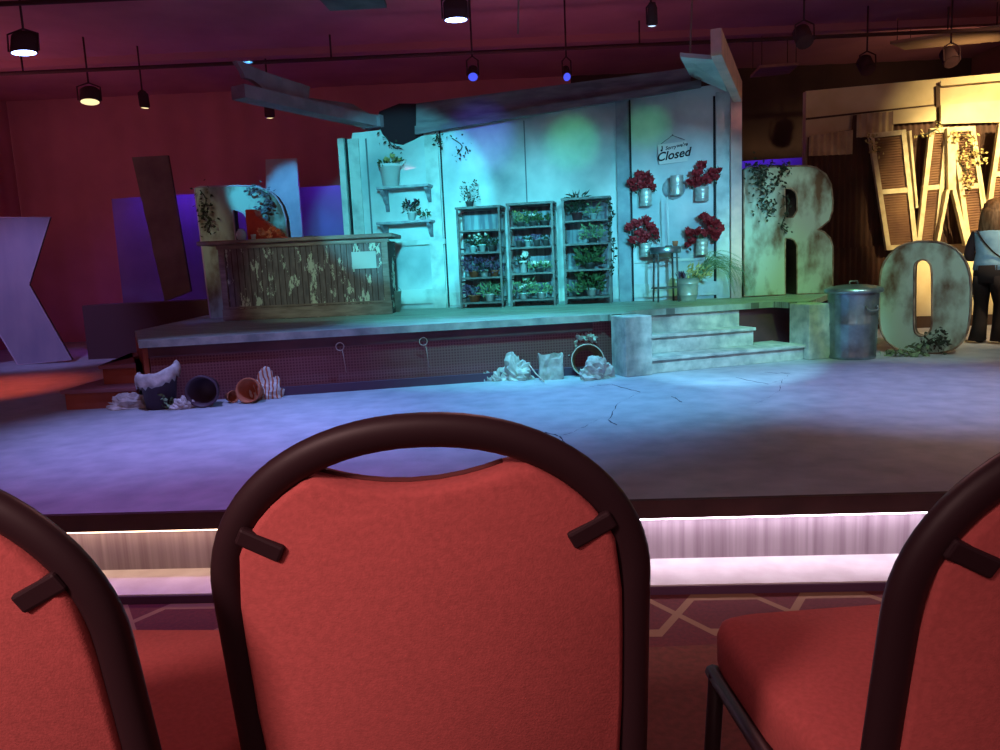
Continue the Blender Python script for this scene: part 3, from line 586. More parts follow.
# orange-red sloping shape
P = K.pt((V((-3.16, 8.86))*0).x, 0, 0)
def onc(px, off): u = K.u(K.at(px, 243, off)); return K.pt(u, off, CT)
u0 = K.u(K.at(250, 243, -.3)); u1 = K.u(K.at(290, 243, -.3)); w_ = u1-u0; s = sc_ = w_/40
t = thing('orange_shape', 'orange-red sloping shape on the counter top', 'cash register', K.pt(u0, -.34, CT), K.rz)
prof = [(0, 0), (0, 30), (9, 30), (10, 24), (13, 21), (20, 16), (25, 11), (32, 4), (39, 0)]
m_or = mat('orange_red', (.75, .10, .04), (.6, .08, .04), 6, .5)
q = MB(); q.prism([(a*s, b*s) for a, b in prof], -.11, .11, lambda x, z, y: (x, y, z)); q.build('body', m_or, t, bevel=.008)
q = MB(); q.beam((16*sc_, 0, 19*sc_), (33*sc_, 0, 4.5*sc_), .16, .02); q.build('sloping_bar', mat('pale_orange', (.85, .25, .12), (.6, .1, .05), 40, .4), t, bevel=.004)
rnd = random.Random(4)
t = thing('orange_flower_pile', 'loose orange flowers lying against the orange shape on the counter', 'flowers', K.pt(u0+26*s, -.03, CT-.03), K.rz)
for i in range(9):
    q = MB(); blossom(q, (rnd.uniform(-.14, .2), rnd.uniform(-.05, .02), .045+rnd.uniform(0, .09)), .04, rnd, 7); q.build('flower', mat('orange_petals', (.8, .16, .06), (.85, .35, .2), 20, .6), t)
t = thing('glass_globe', 'small round glass jar at the left end of the counter', 'jar', onc(242, -.12)); q = MB(); q.lathe([(.03, 0), (.05, .02), (.06, .06), (.05, .1), (.03, .12), (.035, .13), (.03, .13), (.001, .125)], 18); q.build('bowl', m_glass, t)
t = thing('small_white_cup', 'small white cup beside the orange shape', 'cup', onc(254, -.08)); pot(t, .03, .06, m_potw, 'cup_body', rim=False)
t = thing('small_grey_dish', 'low grey dish at the middle of the counter top', 'dish', onc(309, -.2)); q = MB(); q.lathe([(.03, 0), (.06, .02), (.055, .022), (.001, .012)], 18); q.build('bowl', m_galv, t)
# little pail by counter
P0 = G(395.5, 312, PH); t = thing('small_pail', 'small pale pail on the platform beside the counter', 'pail', P0)
q = MB(); q.lathe([(.06, 0), (.085, .25), (.09, .25), (.08, .25), (.075, .21), (.001, .21)], 20); q.build('pail', m_tin, t); q = MB(); q.tube([(.085*cos(a*pi/8), -.02, .25+.05*sin(a*pi/8)) for a in range(9)], .003, 5); q.build('handle', m_iron, t)
# ------------------------------------------------------------------ letters
def letter(name, label, px_loops, A, B, th, m, base_z, side=None, rim=True, rimm=None, snap=True):
    pl_ = Plane(A, B); loops = [[pl_.uz(*p) for p in lp] for lp in px_loops]
    uc = sum(p[0] for p in loops[0])/len(loops[0]); zmin = min(p[1] for p in loops[0]); dz = base_z-zmin if snap else 0
    t = thing(name, label, 'letter', pl_.pt(uc, 0, base_z), pl_.rz)
    lo = [[(u-uc, z-zmin) for u, z in lp] for lp in loops]
    f = cmesh('face', lo, .006, m, t)
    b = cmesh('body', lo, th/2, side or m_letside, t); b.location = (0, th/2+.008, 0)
    if rim:
        for lp in lo:
            q = MB(); q.tube([(x, -.004, z) for x, z in lp], .011, 6, closed=True); q.build('rim', rimm or m_letrim, t)
    return t, pl_, uc, zmin
def cr(pts, n=4):  # rounded loop through points
    return [(p.x, p.y) for p in smooth_path([V((x, y, 0)) for x, y in pts], n, True)]
def S2(L_, ox, oy, s): return [(ox+x*s, oy+y*s) for x, y in L_]
R_o = [(744.2, 295.8), (744, 200), (744, 170), (747, 167), (780, 166), (806, 165), (816, 167), (825.6, 173.6), (831, 184), (832.6, 200), (832, 211), (829, 220), (822, 226), (817, 229), (824, 231.5), (830, 237.6), (832.6, 246), (832.6, 292.4), (796.8, 293.3), (796.8, 246), (794, 240), (790.4, 238), (785, 237.6), (785, 294.2)]
R_h = [(784.5, 188), (791, 188), (795.5, 192), (797, 198), (796.8, 210), (793, 216.5), (785, 217.8)]
gA, gB = G(744, 296, PH), G(832, 293, PH)
RT = letter('letter_r_sign', 'big weathered green letter R standing on the platform', [R_o, R_h], (2.87, 8.93), (3.88, 9.02), .36, m_letter, PH)
O_o = cr(S2([(499, 480), (502, 420), (520, 372), (560, 333), (610, 318), (640, 316), (690, 320), (740, 343), (770, 385), (783, 440), (784, 500), (780, 560), (765, 618), (725, 655), (660, 667), (590, 662), (530, 637), (503, 592), (498, 540)], 720, 140, .32), 3)
O_h = cr(S2([(608, 410), (613, 384), (635, 373), (655, 385), (662, 415), (663, 500), (662, 575), (652, 602), (633, 612), (612, 602), (607, 570), (607, 490)], 720, 140, .32), 3)
OT = letter('letter_o_sign', 'big rounded green letter O on the stage floor beside the trash can', [O_o, O_h], (3.7, 7.86), (4.7, 7.11), .14, m_letter, 0.0)
K_o = [(-55, 221), (-20, 220), (-20, 262), (-2, 219), (50, 218.5), (29, 286), (72, 361), (18, 366), (-14, 312), (-20, 325), (-20, 368), (-55, 370)]
KT = letter('letter_k_sign', 'big blue-grey letter K at the left edge of the stage', [K_o], (-7.2, 10.35), (-5.9, 10.45), .04, m_letk, 0.0, rimm=mat('pale_rim', (.5, .4, .5), rough=.6))
D_o = [(211, 321), (195, 191), (200, 189.5), (240, 188.5), (257, 189), (268, 193), (276, 199), (282, 208), (286, 220), (288, 241), (288, 270), (282, 292), (270, 308), (252, 318)]
D_h = [(233.5, 212.5), (239, 213.5), (244, 216), (248, 222), (249.5, 231), (250.5, 262), (248, 284), (243, 290), (240, 288)]
DT = letter('letter_d_sign', 'big weathered letter D behind the shop counter, ivy on its shoulder', [D_o, D_h], (-3.9, 9.62), (-2.6, 9.60), .14, m_letter, PH, rimm=mat('pale_rim', (0, 0, 0)))
I_o = [(132, 158), (168, 156), (191, 292), (165, 302)]
q = MB(); q.box((-4.85, 11.0, .38), (1.9, .6, .76)); o = q.build('plinth', mat('maroon_block', (.10, .045, .05), rough=.95), None); tag(o, 'low dark block under the leaning letter I', 'block')
IT = letter('letter_i_sign', 'dim tilted letter I in the dark between the K and the D', [I_o], (-5.3, 10.95), (-4.5, 10.95), .04, mat('dim_letter', (.26, .20, .18), (.16, .11, .10), 2, .7), .762, rim=False)
# pale flat behind D
t = thing('scenery_flat', 'pale blue-lit flat standing behind the letter D', 'scenery flat', (-3.15, 11.6, 0))
q = MB(); a = AY(252, 160, 11.6); b = AY(296.5, 160, 11.6); q.prism([(a.x+3.15, 0), (b.x+3.15, 0), (b.x+3.15, a.z), (a.x+3.35, a.z)], 0, .05, lambda u, w, d: (u, d, w)); q.build('panel', m_wall, t)
# ------------------------------------------------------------------ vines
def vine(label, pts, spread, n, m, seed, L=.07, w=.045):
    rnd = random.Random(seed); t = thing('ivy_vine', label, 'vine', pts[0]); o = V(pts[0]); P = smooth_path([V(p)-o for p in pts], 6)
    q = MB(); q.tube(P, .006, 5); q.build('stem', m_leafd, t); q = MB()
    for i in range(n):
        p = rnd.choice(P)+V((rnd.gauss(0, spread), rnd.uniform(-.06, 0), rnd.gauss(0, spread))); q.leaf(p, (rnd.uniform(-1, 1), rnd.uniform(-.5, .1), rnd.uniform(-1, .4)), L*rnd.uniform(.6, 1.3), w*rnd.uniform(.7, 1.3), rnd)
    q.build('foliage', m, t)
RP = RT[1]
def pR(x, y): return RP.at(x, y, .035)
vine('dark green ivy draped over the top of the letter R', [pR(752, 169), pR(764, 174), pR(758, 184), pR(768, 192), pR(762, 203), pR(770, 212)], .06, 170, m_leafd, 1, .045, .03)
vine('ivy running along the top edge of the letter R', [pR(748, 166), pR(770, 165), pR(786, 167), pR(779, 176), pR(778, 186)], .035, 90, m_leafd, 2, .045, .03)
vine('thin sprig across the middle of the letter R', [pR(783, 196), pR(789, 200), pR(786, 214), pR(782, 226), pR(788, 232)], .025, 34, m_leafd, 3, .04, .025)
OP = OT[1]
def pO(x, y): return OP.at(x, y, .04)
vine('dark ivy spread on the foot of the letter O', [pO(915, 352), pO(925, 344), pO(934, 338), pO(942, 343), pO(938, 334)], .045, 110, m_leafd, 4, .05, .03)
vine('green weeds at the base between trash can and letter O', [V((3.84, 7.45, .02)), V((3.95, 7.38, .05)), V((4.08, 7.3, .03))], .04, 60, m_leafl, 5)
DP = DT[1]
def pD(x, y): return DP.at(x, y, .015)
vine('grey-green ivy hanging from the shoulder of the letter D', [pD(250, 189), pD(262, 191), pD(270, 197), pD(268, 207), pD(262, 214)], .04, 110, mat('leaf_grey', (.16, .14, .17), rough=.7), 6, .05, .03)
vine('dark ivy on the left stem of the letter D', [pD(200, 190), pD(206, 200), pD(203, 212), pD(210, 222), pD(207, 232)], .05, 90, m_leafd, 7, .045, .03)
vine('dark leaves hanging from torn top of shop wall', [W.at(386, 136, .06), W.at(392, 146, .06), W.at(398, 149, .06)], .05, 16, m_leafd, 8, .05, .03)
vine('dark leaves hanging beside pilaster at top of shop wall', [W.at(436, 134, .1), W.at(441, 139, .1), W.at(437, 144, .1)], .04, 18, m_leafd, 9, .05, .03)
vine('dim leaves at top of shop wall between the pilasters', [W.at(452, 138, .04), W.at(462, 146, .04), W.at(457, 154, .06)], .08, 22, m_leafd, 10, .04, .03)
# ------------------------------------------------------------------ trash can
P0 = G(852, 357.5, 0); t = thing('trash_can', 'dented galvanised trash can with lid beside the steps', 'trash can', P0, .3)
q = MB(); h = .66; rr = .235; pr = [(rr*.93, 0), (rr*.95, .02)]
nseg = 40; vs = []
prof = [(0, .90), (.02, .93), (.04, .90), (.32, .94), (.34, .965), (.36, .94), (.58, .97), (.60, 1.0), (.66, 1.0)]
for z, k in prof:
    for j in range(nseg*2):
        a = pi*j/nseg; f_ = rr*k*(1+(.012 if (j % 4) < 2 and .03 < z < .59 else 0)); vs.append((f_*cos(a), f_*sin(a), z))
N2 = nseg*2; q.add(vs, [(i*N2+j, i*N2+(j+1) % N2, (i+1)*N2+(j+1) % N2, (i+1)*N2+j) for i in range(len(prof)-1) for j in range(N2)]+[tuple(range(N2))[::-1]], True); q.build('body', m_galv, t)
q = MB(); q.lathe([(rr*1.12, .64), (rr*1.14, .645), (rr*1.14, .675), (rr*1.08, .685), (rr*.9, .70), (rr*.5, .715), (.001, .72)], 40, cap0=True); q.build('lid', m_galv, t)
q = MB(); q.tube([(-.05, 0, .715), (-.045, 0, .75), (.045, 0, .75), (.05, 0, .715)], .008, 6); q.build('lid_handle', m_iron, t)
q = MB(); q.tube(smooth_path([(-.06, -rr-.0, .52), (-.055, -rr-.03, .48), (.055, -rr-.03, .48), (.06, -rr-.0, .52)], 4), .008, 6); q.build('side_handle', m_iron, t)
# ------------------------------------------------------------------ wall behind W
WY = 10.05
def wy(px, py, y=WY): P = AY(px, py, y); return (P.x, P.z)
q = MB(); q.prism([(4.05, 0), (8.6, 0), (8.6, wy(1000, 73)[1]+.15), wy(1000, 73), wy(807, 91), (4.05, wy(807, 91)[1])], WY, WY+.1, lambda u, w, d: (u, d, w)); o = q.build('wall_alley', m_yel, None); o['kind'] = 'structure'; WA = o
def wyp(name, poly, y0, y1, m, parent): q = MB(); q.prism([wy(*p, y0) if isinstance(p, tuple) else p for p in poly], y0, y1, lambda u, w, d: (u, d, w)); return q.build(name, m, parent)
m_seam = mat('seam_brown', (.07, .04, .025), rough=.9)
wyp('top_rail', [(941, 81), (1005, 75), (1005, 80), (941, 86)], WY-.06, WY, m_yel, WA)
wyp('seam', [(806, 118), (936, 104), (936, 105.5), (806, 120)], WY-.008, WY, m_seam, WA)
wyp('seam', [(942, 111), (1003, 107), (1003, 108.2), (942, 112.2)], WY-.008, WY, m_seam, WA)
wyp('seam', [(936, 86), (940, 86), (941, 125), (937, 125)], WY-.03, WY, m_seam, WA)
wyp('seam', [(981, 108), (982.5, 108), (983, 124), (981.5, 124)], WY-.008, WY, m_seam, WA)
def corr(name, poly_top, xr, zlow, y, m, parent, per=.075, amp=.012):
    """corrugated sheet: vertical ribs; top edge follows poly_top pixels"""
    x0, x1 = wy(xr[0], 150)[0], wy(xr[1], 150)[0]; n = int((x1-x0)/per*6); tp = [wy(*p) for p in poly_top]; vs = []
    for i in range(n+1):
        x = x0+(x1-x0)*i/n
        z = tp[-1][1]
        for (xa, za), (xb, zb_) in zip(tp, tp[1:]):
            if xa <= x <= xb: z = za+(zb_-za)*(x-xa)/max(xb-xa, 1e-6)
        yy = y-amp*sin(2*pi*(x-x0)/per); vs += [(x, yy, zlow), (x, yy, z)]
    q = MB(); q.add(vs, [(2*i, 2*i+2, 2*i+3, 2*i+1) for i in range(n)], True); return q.build(name, m, parent)
corr('corrugated_sheet', [(806, 138), (850, 130), (850.5, 116), (889, 113), (889.5, 118), (1003, 108)], (806, 1003), .95, WY-.05, m_rust, WA)
corr('corrugated_sheet', [(806, 250), (905, 244)], (806, 898), .02, WY-.08, m_rust, WA)
corr('lit_corrugated_strip', [(806, 137), (850, 131)], (806, 850), wy(830, 156)[1], WY-.085, m_rustl, WA, per=.085, amp=.018)
corr('lit_corrugated_strip', [(853, 116), (889, 113)], (853, 889), wy(870, 138)[1], WY-.085, m_rustl, WA, per=.085, amp=.018)
wyp('lower_board', [(899, 246), (1010, 242), (1010, 318), (899, 322)], WY-.10, WY-.05, m_yel, WA)
wyp('board', [(893, 111), (936, 107), (936, 121), (893, 124)], WY-.11, WY-.075, m_yel, WA)
wyp('board', [(941, 105), (1003, 100), (1003, 122), (941, 124)], WY-.11, WY-.075, m_yel, WA)
wyp('base_board', [(899, 317), (1010, 314), (1010, 325), (899, 329)], WY-.14, WY-.05, m_seam, WA)
# W of shutters
t = thing('letter_w_sign', 'large letter W made of cream louvred shutters hung on the wall', 'letter', (5.6, WY-.2, wy(900, 249, WY-.2)[1]))
WO = V((5.6, WY-.2, wy(900, 249, WY-.2)[1]))
def shutter(c4, depth, mid=.5, y0=0.0):
    """c4: TL, TR, BR, BL pixels"""
    yy = WY-.2-y0
    C = [V((wy(*p, yy)[0], 0, wy(*p, yy)[1]))-V((WO.x, 0, WO.z))+V((0, -y0, 0)) for p in c4]; TL, TR, BR, BL = C
    def q4(s, v): a = TL.lerp(TR, s); b = BL.lerp(BR, s); return a.lerp(b, v)
    q = MB(); wd = .035; th = (0, .03, 0)
    def bar(a, b, w=.058): q.beam(a, b, .05 if w < .0595 else .044, w, up=V((0, -1, 0)).cross((b-a).normalized()))
    W_ = (TR-TL).length; iw = .03/W_
    bar(q4(iw, 0), q4(iw, 1)); bar(q4(1-iw, 0), q4(1-iw, 1)); 
    for v in (.018, mid, .982): bar(q4(0, v), q4(1, v), .060)
    fr = q.build('shutter_frame', m_shut, t)
    q = MB(); n = 44
    for i in range(n):
        v = .03+.94*i/n
        if abs(v-mid) < .02: continue
        a, b = q4(iw*1.6, v), q4(1-iw*1.6, v); d = V((0, .03, 0)); u = V((0, 0, .014)); q.add([a-d*.3-u, b-d*.3-u, b+d*.5+u, a+d*.5+u, a-d*.3-u+V((0, .004, -.004)), b-d*.3-u+V((0, .004, -.004))], [(0, 1, 2, 3), (0, 4, 5, 1)])
    q.build('louvres', m_louv, t)
shutter([(868, 134), (905, 130), (917, 248), (886, 250)], .05)
shutter([(929, 129), (949, 127.5), (938, 244), (915, 247)], .05, y0=.0)
shutter([(950, 127.5), (974, 126.5), (990, 243), (966, 246)], .05, y0=.03)
shutter([(998, 124), (1026, 122), (1006, 242), (981, 243)], .05, y0=.06, mid=.42)
q = MB(); 
def wbar(a, b, w, y): A_ = AY(*a, WY-.2-y)-WO; B_ = AY(*b, WY-.2-y)-WO; q.beam(A_, B_, .06, w, up=V((0, -1, 0)).cross((B_-A_).normalized()))
wbar((909, 131), (916, 208), .03, .02); wbar((950, 128), (951, 190), .10, .05); wbar((972, 128), (984, 205), .03, .03); wbar((947, 190), (937, 243), .04, .06); wbar((953, 190), (966, 245), .05, .06)
q.build('edge_board', m_shut, t)
def pW(x, y): return AY(x, y, WY-.27)
vine('yellow ivy at the left top corner of the shutter W', [pW(868, 136), pW(872, 142), pW(873, 150), pW(880, 152)], .035, 30, m_leafy, 11, .05, .035)
vine('pale ivy hanging down the middle of the shutter W', [pW(948, 138), pW(956, 135), pW(968, 136), pW(971, 150), pW(968, 168), pW(972, 182), pW(967, 190)], .04, 75, m_leafy, 12, .055, .035)
vine('ivy cluster on the lower louvres of the shutter W', [pW(962, 150), pW(960, 162), pW(966, 172), pW(963, 180)], .035, 45, m_leafy, 13, .05, .035)
vine('pale sprig right of the ivy on the shutter W', [pW(972, 150), pW(980, 155), pW(983, 160)], .03, 22, m_leafy, 14, .05, .035)
vine('dark sprig along the top edge of the shutter W', [pW(918, 136), pW(925, 134), pW(938, 128), pW(935, 120)], .035, 30, m_leafy, 15, .045, .03)
# ------------------------------------------------------------------ trash piles
def GF(x, y, z=0.0): return G(x, y, z)+V((-.02 if x > 400 else .07, -.19, 0))
def crumple(label, name, cat, loc, sx, sy, sz, seed, m, n=12, group=None, rz=0.0, amp=.5):
    q = MB(); vs = []; rnd = random.Random(seed)
    for i in range(n+1):
        th = pi*i/n*.5
        for j in range(2*n):
            ph = pi*j/n; d = V((sin(th)*cos(ph), sin(th)*sin(ph), cos(th)))
            nv = noise.noise(d*1.9+V((seed*3.3, 0, 0))); rd = 1-abs(noise.noise(d*4.2+V((0, seed*2.1, 0))))*2
            k = max(.6, min(1.12, .78+.6*nv+.22*rd+rnd.uniform(-.05, .05)))
            vs.append((d.x*sx*.5*k, d.y*sy*.5*k, max(.003, d.z*sz*k)))
    fs = [(i*2*n+j, (i+1)*2*n+j, (i+1)*2*n+(j+1) % (2*n), i*2*n+(j+1) % (2*n)) for i in range(n) for j in range(2*n)]+[tuple(n*2*n+j for j in range(2*n))[::-1]]
    q.add(vs, fs); o = q.build(name, m, None); o.location = loc; o.rotation_euler = (0, 0, rz); tag(o, label, cat, group); return o
crumple('crumpled white paper on the floor left of the black bucket', 'crumpled_paper', 'paper', GF(131, 405, 0), .34, .14, .13, 2, m_paper, rz=.25)
m_plas = mat('dark_plastic', (.07, .04, .06), rough=.5)
P0 = GF(163, 404, 0); t = thing('black_bucket', 'dark bucket with a white bag hanging over its rim', 'bucket', P0)
q = MB(); q.lathe([(.115, 0), (.145, .25), (.155, .25), (.155, .27), (.14, .27), (.13, .2), (.001, .2)], 26); q.build('pail', m_plas, t)
q = MB(); n = 22; vs = []
for i in range(n+1):
    a = -pi*1.02+i/n*pi*1.1; w = .008*sin(i*1.3); lift = .10*max(0, (i/n-.55))*2
    for k, (dr, dz) in enumerate(((-.02, .02), (.0, .035), (.018, .01), (.026, -.04-.02*sin(i*1.7)), (.018, -.075-.02*sin(i*2.9)))): vs.append(((.155+dr+w*.3)*cos(a), (.155+dr+w*.3)*sin(a), .27+dz+lift+w*.4))
q.add(vs, [(i*5+k, (i+1)*5+k, (i+1)*5+k+1, i*5+k+1) for i in range(n) for k in range(4)], True); o = q.build('bag_rim', m_paper, t); o.modifiers.new('s', 'SOLIDIFY').thickness = .004
def pile_pot(label, px, py, r, h, m, tilt, yaw, name='flower_pot'):
    P0 = GF(px, py, 0); t = thing(name, label, 'pot', (P0.x, P0.y, 0))
    q = MB(); T = Mx.Translation((0, 0, r*1.0 if tilt > 1 else r*.5*sin(tilt))) @ Mx.Rotation(yaw, 4, 'Z') @ Mx.Rotation(tilt, 4, 'X') @ Mx.Translation((0, 0, -h/2 if tilt > 1 else 0))
    q.lathe([(r*.7, 0), (r*.95, h*.85), (r*1.08, h*.85), (r*1.08, h), (r*.97, h), (r*.88, h*.85), (r*.62, .01), (.001, .01)], 26, T=T)
    zmin = min(v.z for v in q.v); q.v = [v-V((0, 0, zmin)) for v in q.v]; q.build('pot_body', m, t); return t
pile_pot('dark pot lying on its side, mouth toward the audience', 207, 402, .125, .22, m_plas, 1.6, .1)
pile_pot('orange clay pot tipped on its side against white paper', 252, 398, .10, .18, m_terra, 1.35, -.1)
pile_pot('dark red tub behind the leaves in the left rubbish heap', 188, 396, .10, .20, mat('maroon_plastic', (.16, .04, .05), rough=.6), .0, 0)
crumple('white cloth scrap on the floor in front of the left rubbish heap', 'cloth_scrap', 'cloth', GF(184, 405, 0), .20, .12, .10, 5, m_paper)
crumple('large striped paper bag standing crumpled beside the orange pot', 'paper_bag', 'bag', GF(266, 395, 0), .30, .16, .25, 8, m_news, rz=.3)
crumple('white crumpled paper leaning behind the orange clay pot', 'crumpled_paper', 'paper', GF(254, 392, 0)+V((0, .05, 0)), .20, .12, .37, 9, m_paper)
P0 = GF(209, 395, 0); t = thing('wire_crate', 'dark box crate behind the tipped dark pot', 'crate', (P0.x+.08, P0.y+.02, 0))
for s in (-1, 1): q = MB(); q.box((0, s*.07, .19), (.28, .01, .38)); q.build('side_panel', m_card, t)
for s in (-1, 1): q = MB(); q.box((s*.14, 0, .19), (.01, .15, .38)); q.build('end_panel', m_card, t)
q = MB(); q.box((0, 0, .008), (.28, .14, .012)); q.build('base', m_card, t)
q = MB(); q.box((-.06, -.079, .315), (.15, .006, .10)); o = q.build('white_label', m_paper, t)
t = thing('dry_twigs', 'thin bent dry twigs sticking up from the left rubbish heap', 'twigs', GF(204, 396, 0))
for k, P in enumerate(([(0, 0, .0), (.0, .02, .22), (.05, .02, .36), (-.06, .02, .44)], [(.03, 0, 0), (.06, .01, .3), (.07, .01, .38)], [(-.04, 0, 0), (-.06, .01, .25), (-.05, .01, .36)])):
    q = MB(); q.tube(smooth_path(P, 5), .006, 5); q.build('twig', mat('twig_tan', (.45, .26, .2), rough=.8), t)
vine('small green sprig on the floor before the left rubbish heap', [GF(169, 404, .01), GF(171, 398, .05), GF(170, 394, .10)], .03, 40, m_leafl, 21, L=.05, w=.03)
pile_pot('small orange pot shard lying right of the dark pot', 231, 399, .05, .09, m_terra, 1.5, .8)
# right pile
crumple('crumpled grey-white sack lying at the left of the right heap', 'crumpled_sack', 'sack', GF(517, 377, 0)+V((0, .02, 0)), .34, .2, .24, 12, m_paper, rz=-.1)
crumple('small scrap of pale paper left of the grey-white sack', 'paper_scrap', 'paper', GF(489, 378, 0), .09, .08, .09, 13, m_paper)
crumple('second small pale scrap touching the grey-white sack', 'paper_scrap', 'paper', GF(498, 378, 0), .10, .08, .10, 14, m_paper)
P0 = GF(552, 376, 0); t = thing('white_paper_bag', 'upright white paper bag with crumpled mouth in the right heap', 'bag', P0)
q = MB(); rnd = random.Random(3); ring = []; n = 24
for z, k in ((0, 1), (.05, 1.03), (.12, .97), (.19, 1.0), (.23, 1.05)):
    for j in range(n):
        a = 2*pi*j/n; x, y = .11*k*max(-1, min(1, 1.35*cos(a))), .06*k*max(-1, min(1, 1.35*sin(a))); ring.append((x+rnd.uniform(-.005, .005), y+rnd.uniform(-.006, .006), max(0, z+(rnd.uniform(-.025, .02) if z > .2 else rnd.uniform(-.004, .004) if z > 0 else 0))))
q.add(ring, [(i*n+j, i*n+(j+1) % n, (i+1)*n+(j+1) % n, (i+1)*n+j) for i in range(4) for j in range(n)]+[tuple(range(n))[::-1]]); o = q.build('bag_body', m_paper, t); o.modifiers.new('s', 'SOLIDIFY').thickness = .004
P0 = GF(587, 372, 0); t = thing('wicker_basket', 'round brown basket lying on its side with its mouth facing out', 'basket', P0)
q = MB(); T = Mx.Translation((0, .02, .15)) @ Mx.Rotation(1.35, 4, 'X') @ Mx.Translation((0, 0, -.09)); q.lathe([(.11, 0), (.145, .18), (.15, .18), (.135, .17), (.10, .012), (.001, .012)], 26, T=T); zmin = min(v.z for v in q.v); q.v = [v-V((0, 0, zmin)) for v in q.v]; q.build('basket_body', mat('wicker', (.22, .11, .06), (.12, .06, .04), 40, .8, bump=.6), t)
q = MB(); q.tube([T @ V((.15*cos(a*pi/14), .15*sin(a*pi/14), .185))-V((0, 0, zmin)) for a in range(28)], .006, 6, closed=True); q.build('rim', mat('cane_pale', (.6, .45, .4), rough=.6), t)
crumple('pale crumpled cloth lying in front of the basket', 'crumpled_cloth', 'cloth', GF(596, 376, 0), .38, .16, .20, 17, m_paper, rz=.35)
t = thing('dead_flowers', 'pale dead flower heads heaped on top of the basket', 'flowers', GF(574, 372, 0)+V((0, .1, 0)))
for i, (x, z, r) in enumerate(((-.05, .17, .045), (0, .23, .04), (.03, .30, .045), (.07, .35, .05), (.11, .33, .04), (.15, .36, .045), (.19, .33, .04))):
    q = MB(); q.blob((x, -.04, z), r, i, .4, 3, 7, smooth=False); q.build('flower', m_paper, t)
q = MB(); q.tube([(0, .0, .0), (-.03, -.02, .12), (.03, -.03, .3), (.19, -.03, .32)], .012, 6); q.build('stem', m_leafd, t)
t = thing('dead_flower_stalks', 'dry brown flower stalks poking left out of the right heap', 'flowers', GF(508, 374, 0)+V((0, .1, 0)))
for i, (x, z) in enumerate(((-.26, .10), (-.16, .12), (-.10, .18), (-.02, .24), (.02, .26), (.1, .25))):
    q = MB(); q.tube([(0.05, .02, 0), (x*.5, .0, z*.6), (x, -.03, z)], .004, 5); blossom(q, (x, -.03, z), .035, random.Random(i), 6); q.build('stalk', mat('dry_flower', (.40, .22, .2), rough=.8), t)
t = thing('thin_stick', 'thin pale stick lying against the upright white paper bag', 'stick', GF(537, 378, 0)); q = MB(); q.tube([(.07, -.12, .008), (0, 0, .07), (-.05, .1, .14)], .006, 6); q.build('stick_shaft', mat('cane_pale', (0, 0, 0)), t)
# ------------------------------------------------------------------ ceiling kit
m_fix = mat('red_glow_fixture', (.09, .04, .05), rough=.8, spec=.15)  # black fixtures tinted maroon to carry the red glow
m_bluelens = mat('blue_lens', (.2, .3, 1), emit=(.30, .42, 1.0), es=9); m_dimblue = mat('dim_blue_lens', (.05, .06, .4), emit=(.05, .08, .8), es=.8)
m_yellens = mat('warm_lens', (.6, .5, .3), emit=(1, .8, .4), es=.75); m_whitel = mat('white_lens', (.5, .5, .6), emit=(.5, .7, 1), es=1.2)
def lamp(px, py, z, lens, w, h, label, tilt=.6, yaw=0.0, g='stage lights under the ceiling', cat='stage light'):
    P = G(px, py, z); t = thing('stage_light', label, cat, P, yaw, g)
    T = Mx.Rotation(tilt, 4, 'X') @ Mx.Diagonal((1, h/w, 1, 1)); q = MB()
    q.lathe([(w*.35, .24), (w*.5, .2), (w*.5, 0), (w*.47, 0), (w*.45, .02), (w*.3, .19)], 20, T=T); q.build('housing', m_fix, t)
    q = MB(); q.lathe([(w*.45, .0), (.001, -.01)], 20, T=T, cap0=False); q.build('lens', lens, t)
    q = MB(); q.tube([(-w*.55, 0, .02), (-w*.55, .02, .2), (0, .04, .26), (w*.55, .02, .2), (w*.55, 0, .02)], .01, 6); q.tube([(0, .04, .25), (0, .04, CZ-z+.01)], .012, 6); q.build('yoke', m_fix, t)
    return P
lamp(24, 53, 3.55, m_bluelens, .30, .12, 'bright blue-white stage light hung at the far left', -.3)
lamp(456, 20, 3.55, m_bluelens, .25, .10, 'bright blue-white stage light hung above the middle', -.3)
lamp(473, 77, 3.4, m_dimblue, .13, .12, 'dim blue stage light left of the other dim blue one', -.9)
lamp(567, 77, 3.4, m_dimblue, .10, .12, 'dim blue stage light right of the other dim blue one', -.9)
lamp(90, 102, 3.5, m_yellens, .26, .14, 'round pale yellow lamp glowing in the dark left corner', -.55, .3)
lamp(145, 108, 3.5, m_yellens, .12, .05, 'small slanted yellow lamp right of the round yellow one', -.1, .8)
lamp(270, 118, 3.45, m_yellens, .12, .04, 'small warm lamp seen under the broken eave', 0, .2)
lamp(652, 26, 3.6, m_whitel, .10, .05, 'tiny white lamp hung above the right end of the shop', .1)
for px, py, k in ((805, 42, 'left'), (868, 70, 'middle'), (952, 62, 'right')):
    lamp(px, py, 3.5, m_fix, .2, .2, f'unlit black stage light above the alley wall, {k} of three', -.7)
for y, z, lb in ((7.9, 3.8, 'front'), (10.35, 3.8, 'rear')):
    t = thing('lighting_pipe', f'long black lighting pipe under the ceiling, the {lb} one', 'pipe', (0, y, z)); q = MB(); q.tube([(-8, 0, 0), (8, 0, 0)], .025, 8); q.build('pipe_tube', m_fix, t)
    for x in (-6, -2, 2, 6): q = MB(); q.tube([(x, 0, 0), (x, 0, CZ-.25-z)], .012, 6); q.build('hanger', m_fix, t)
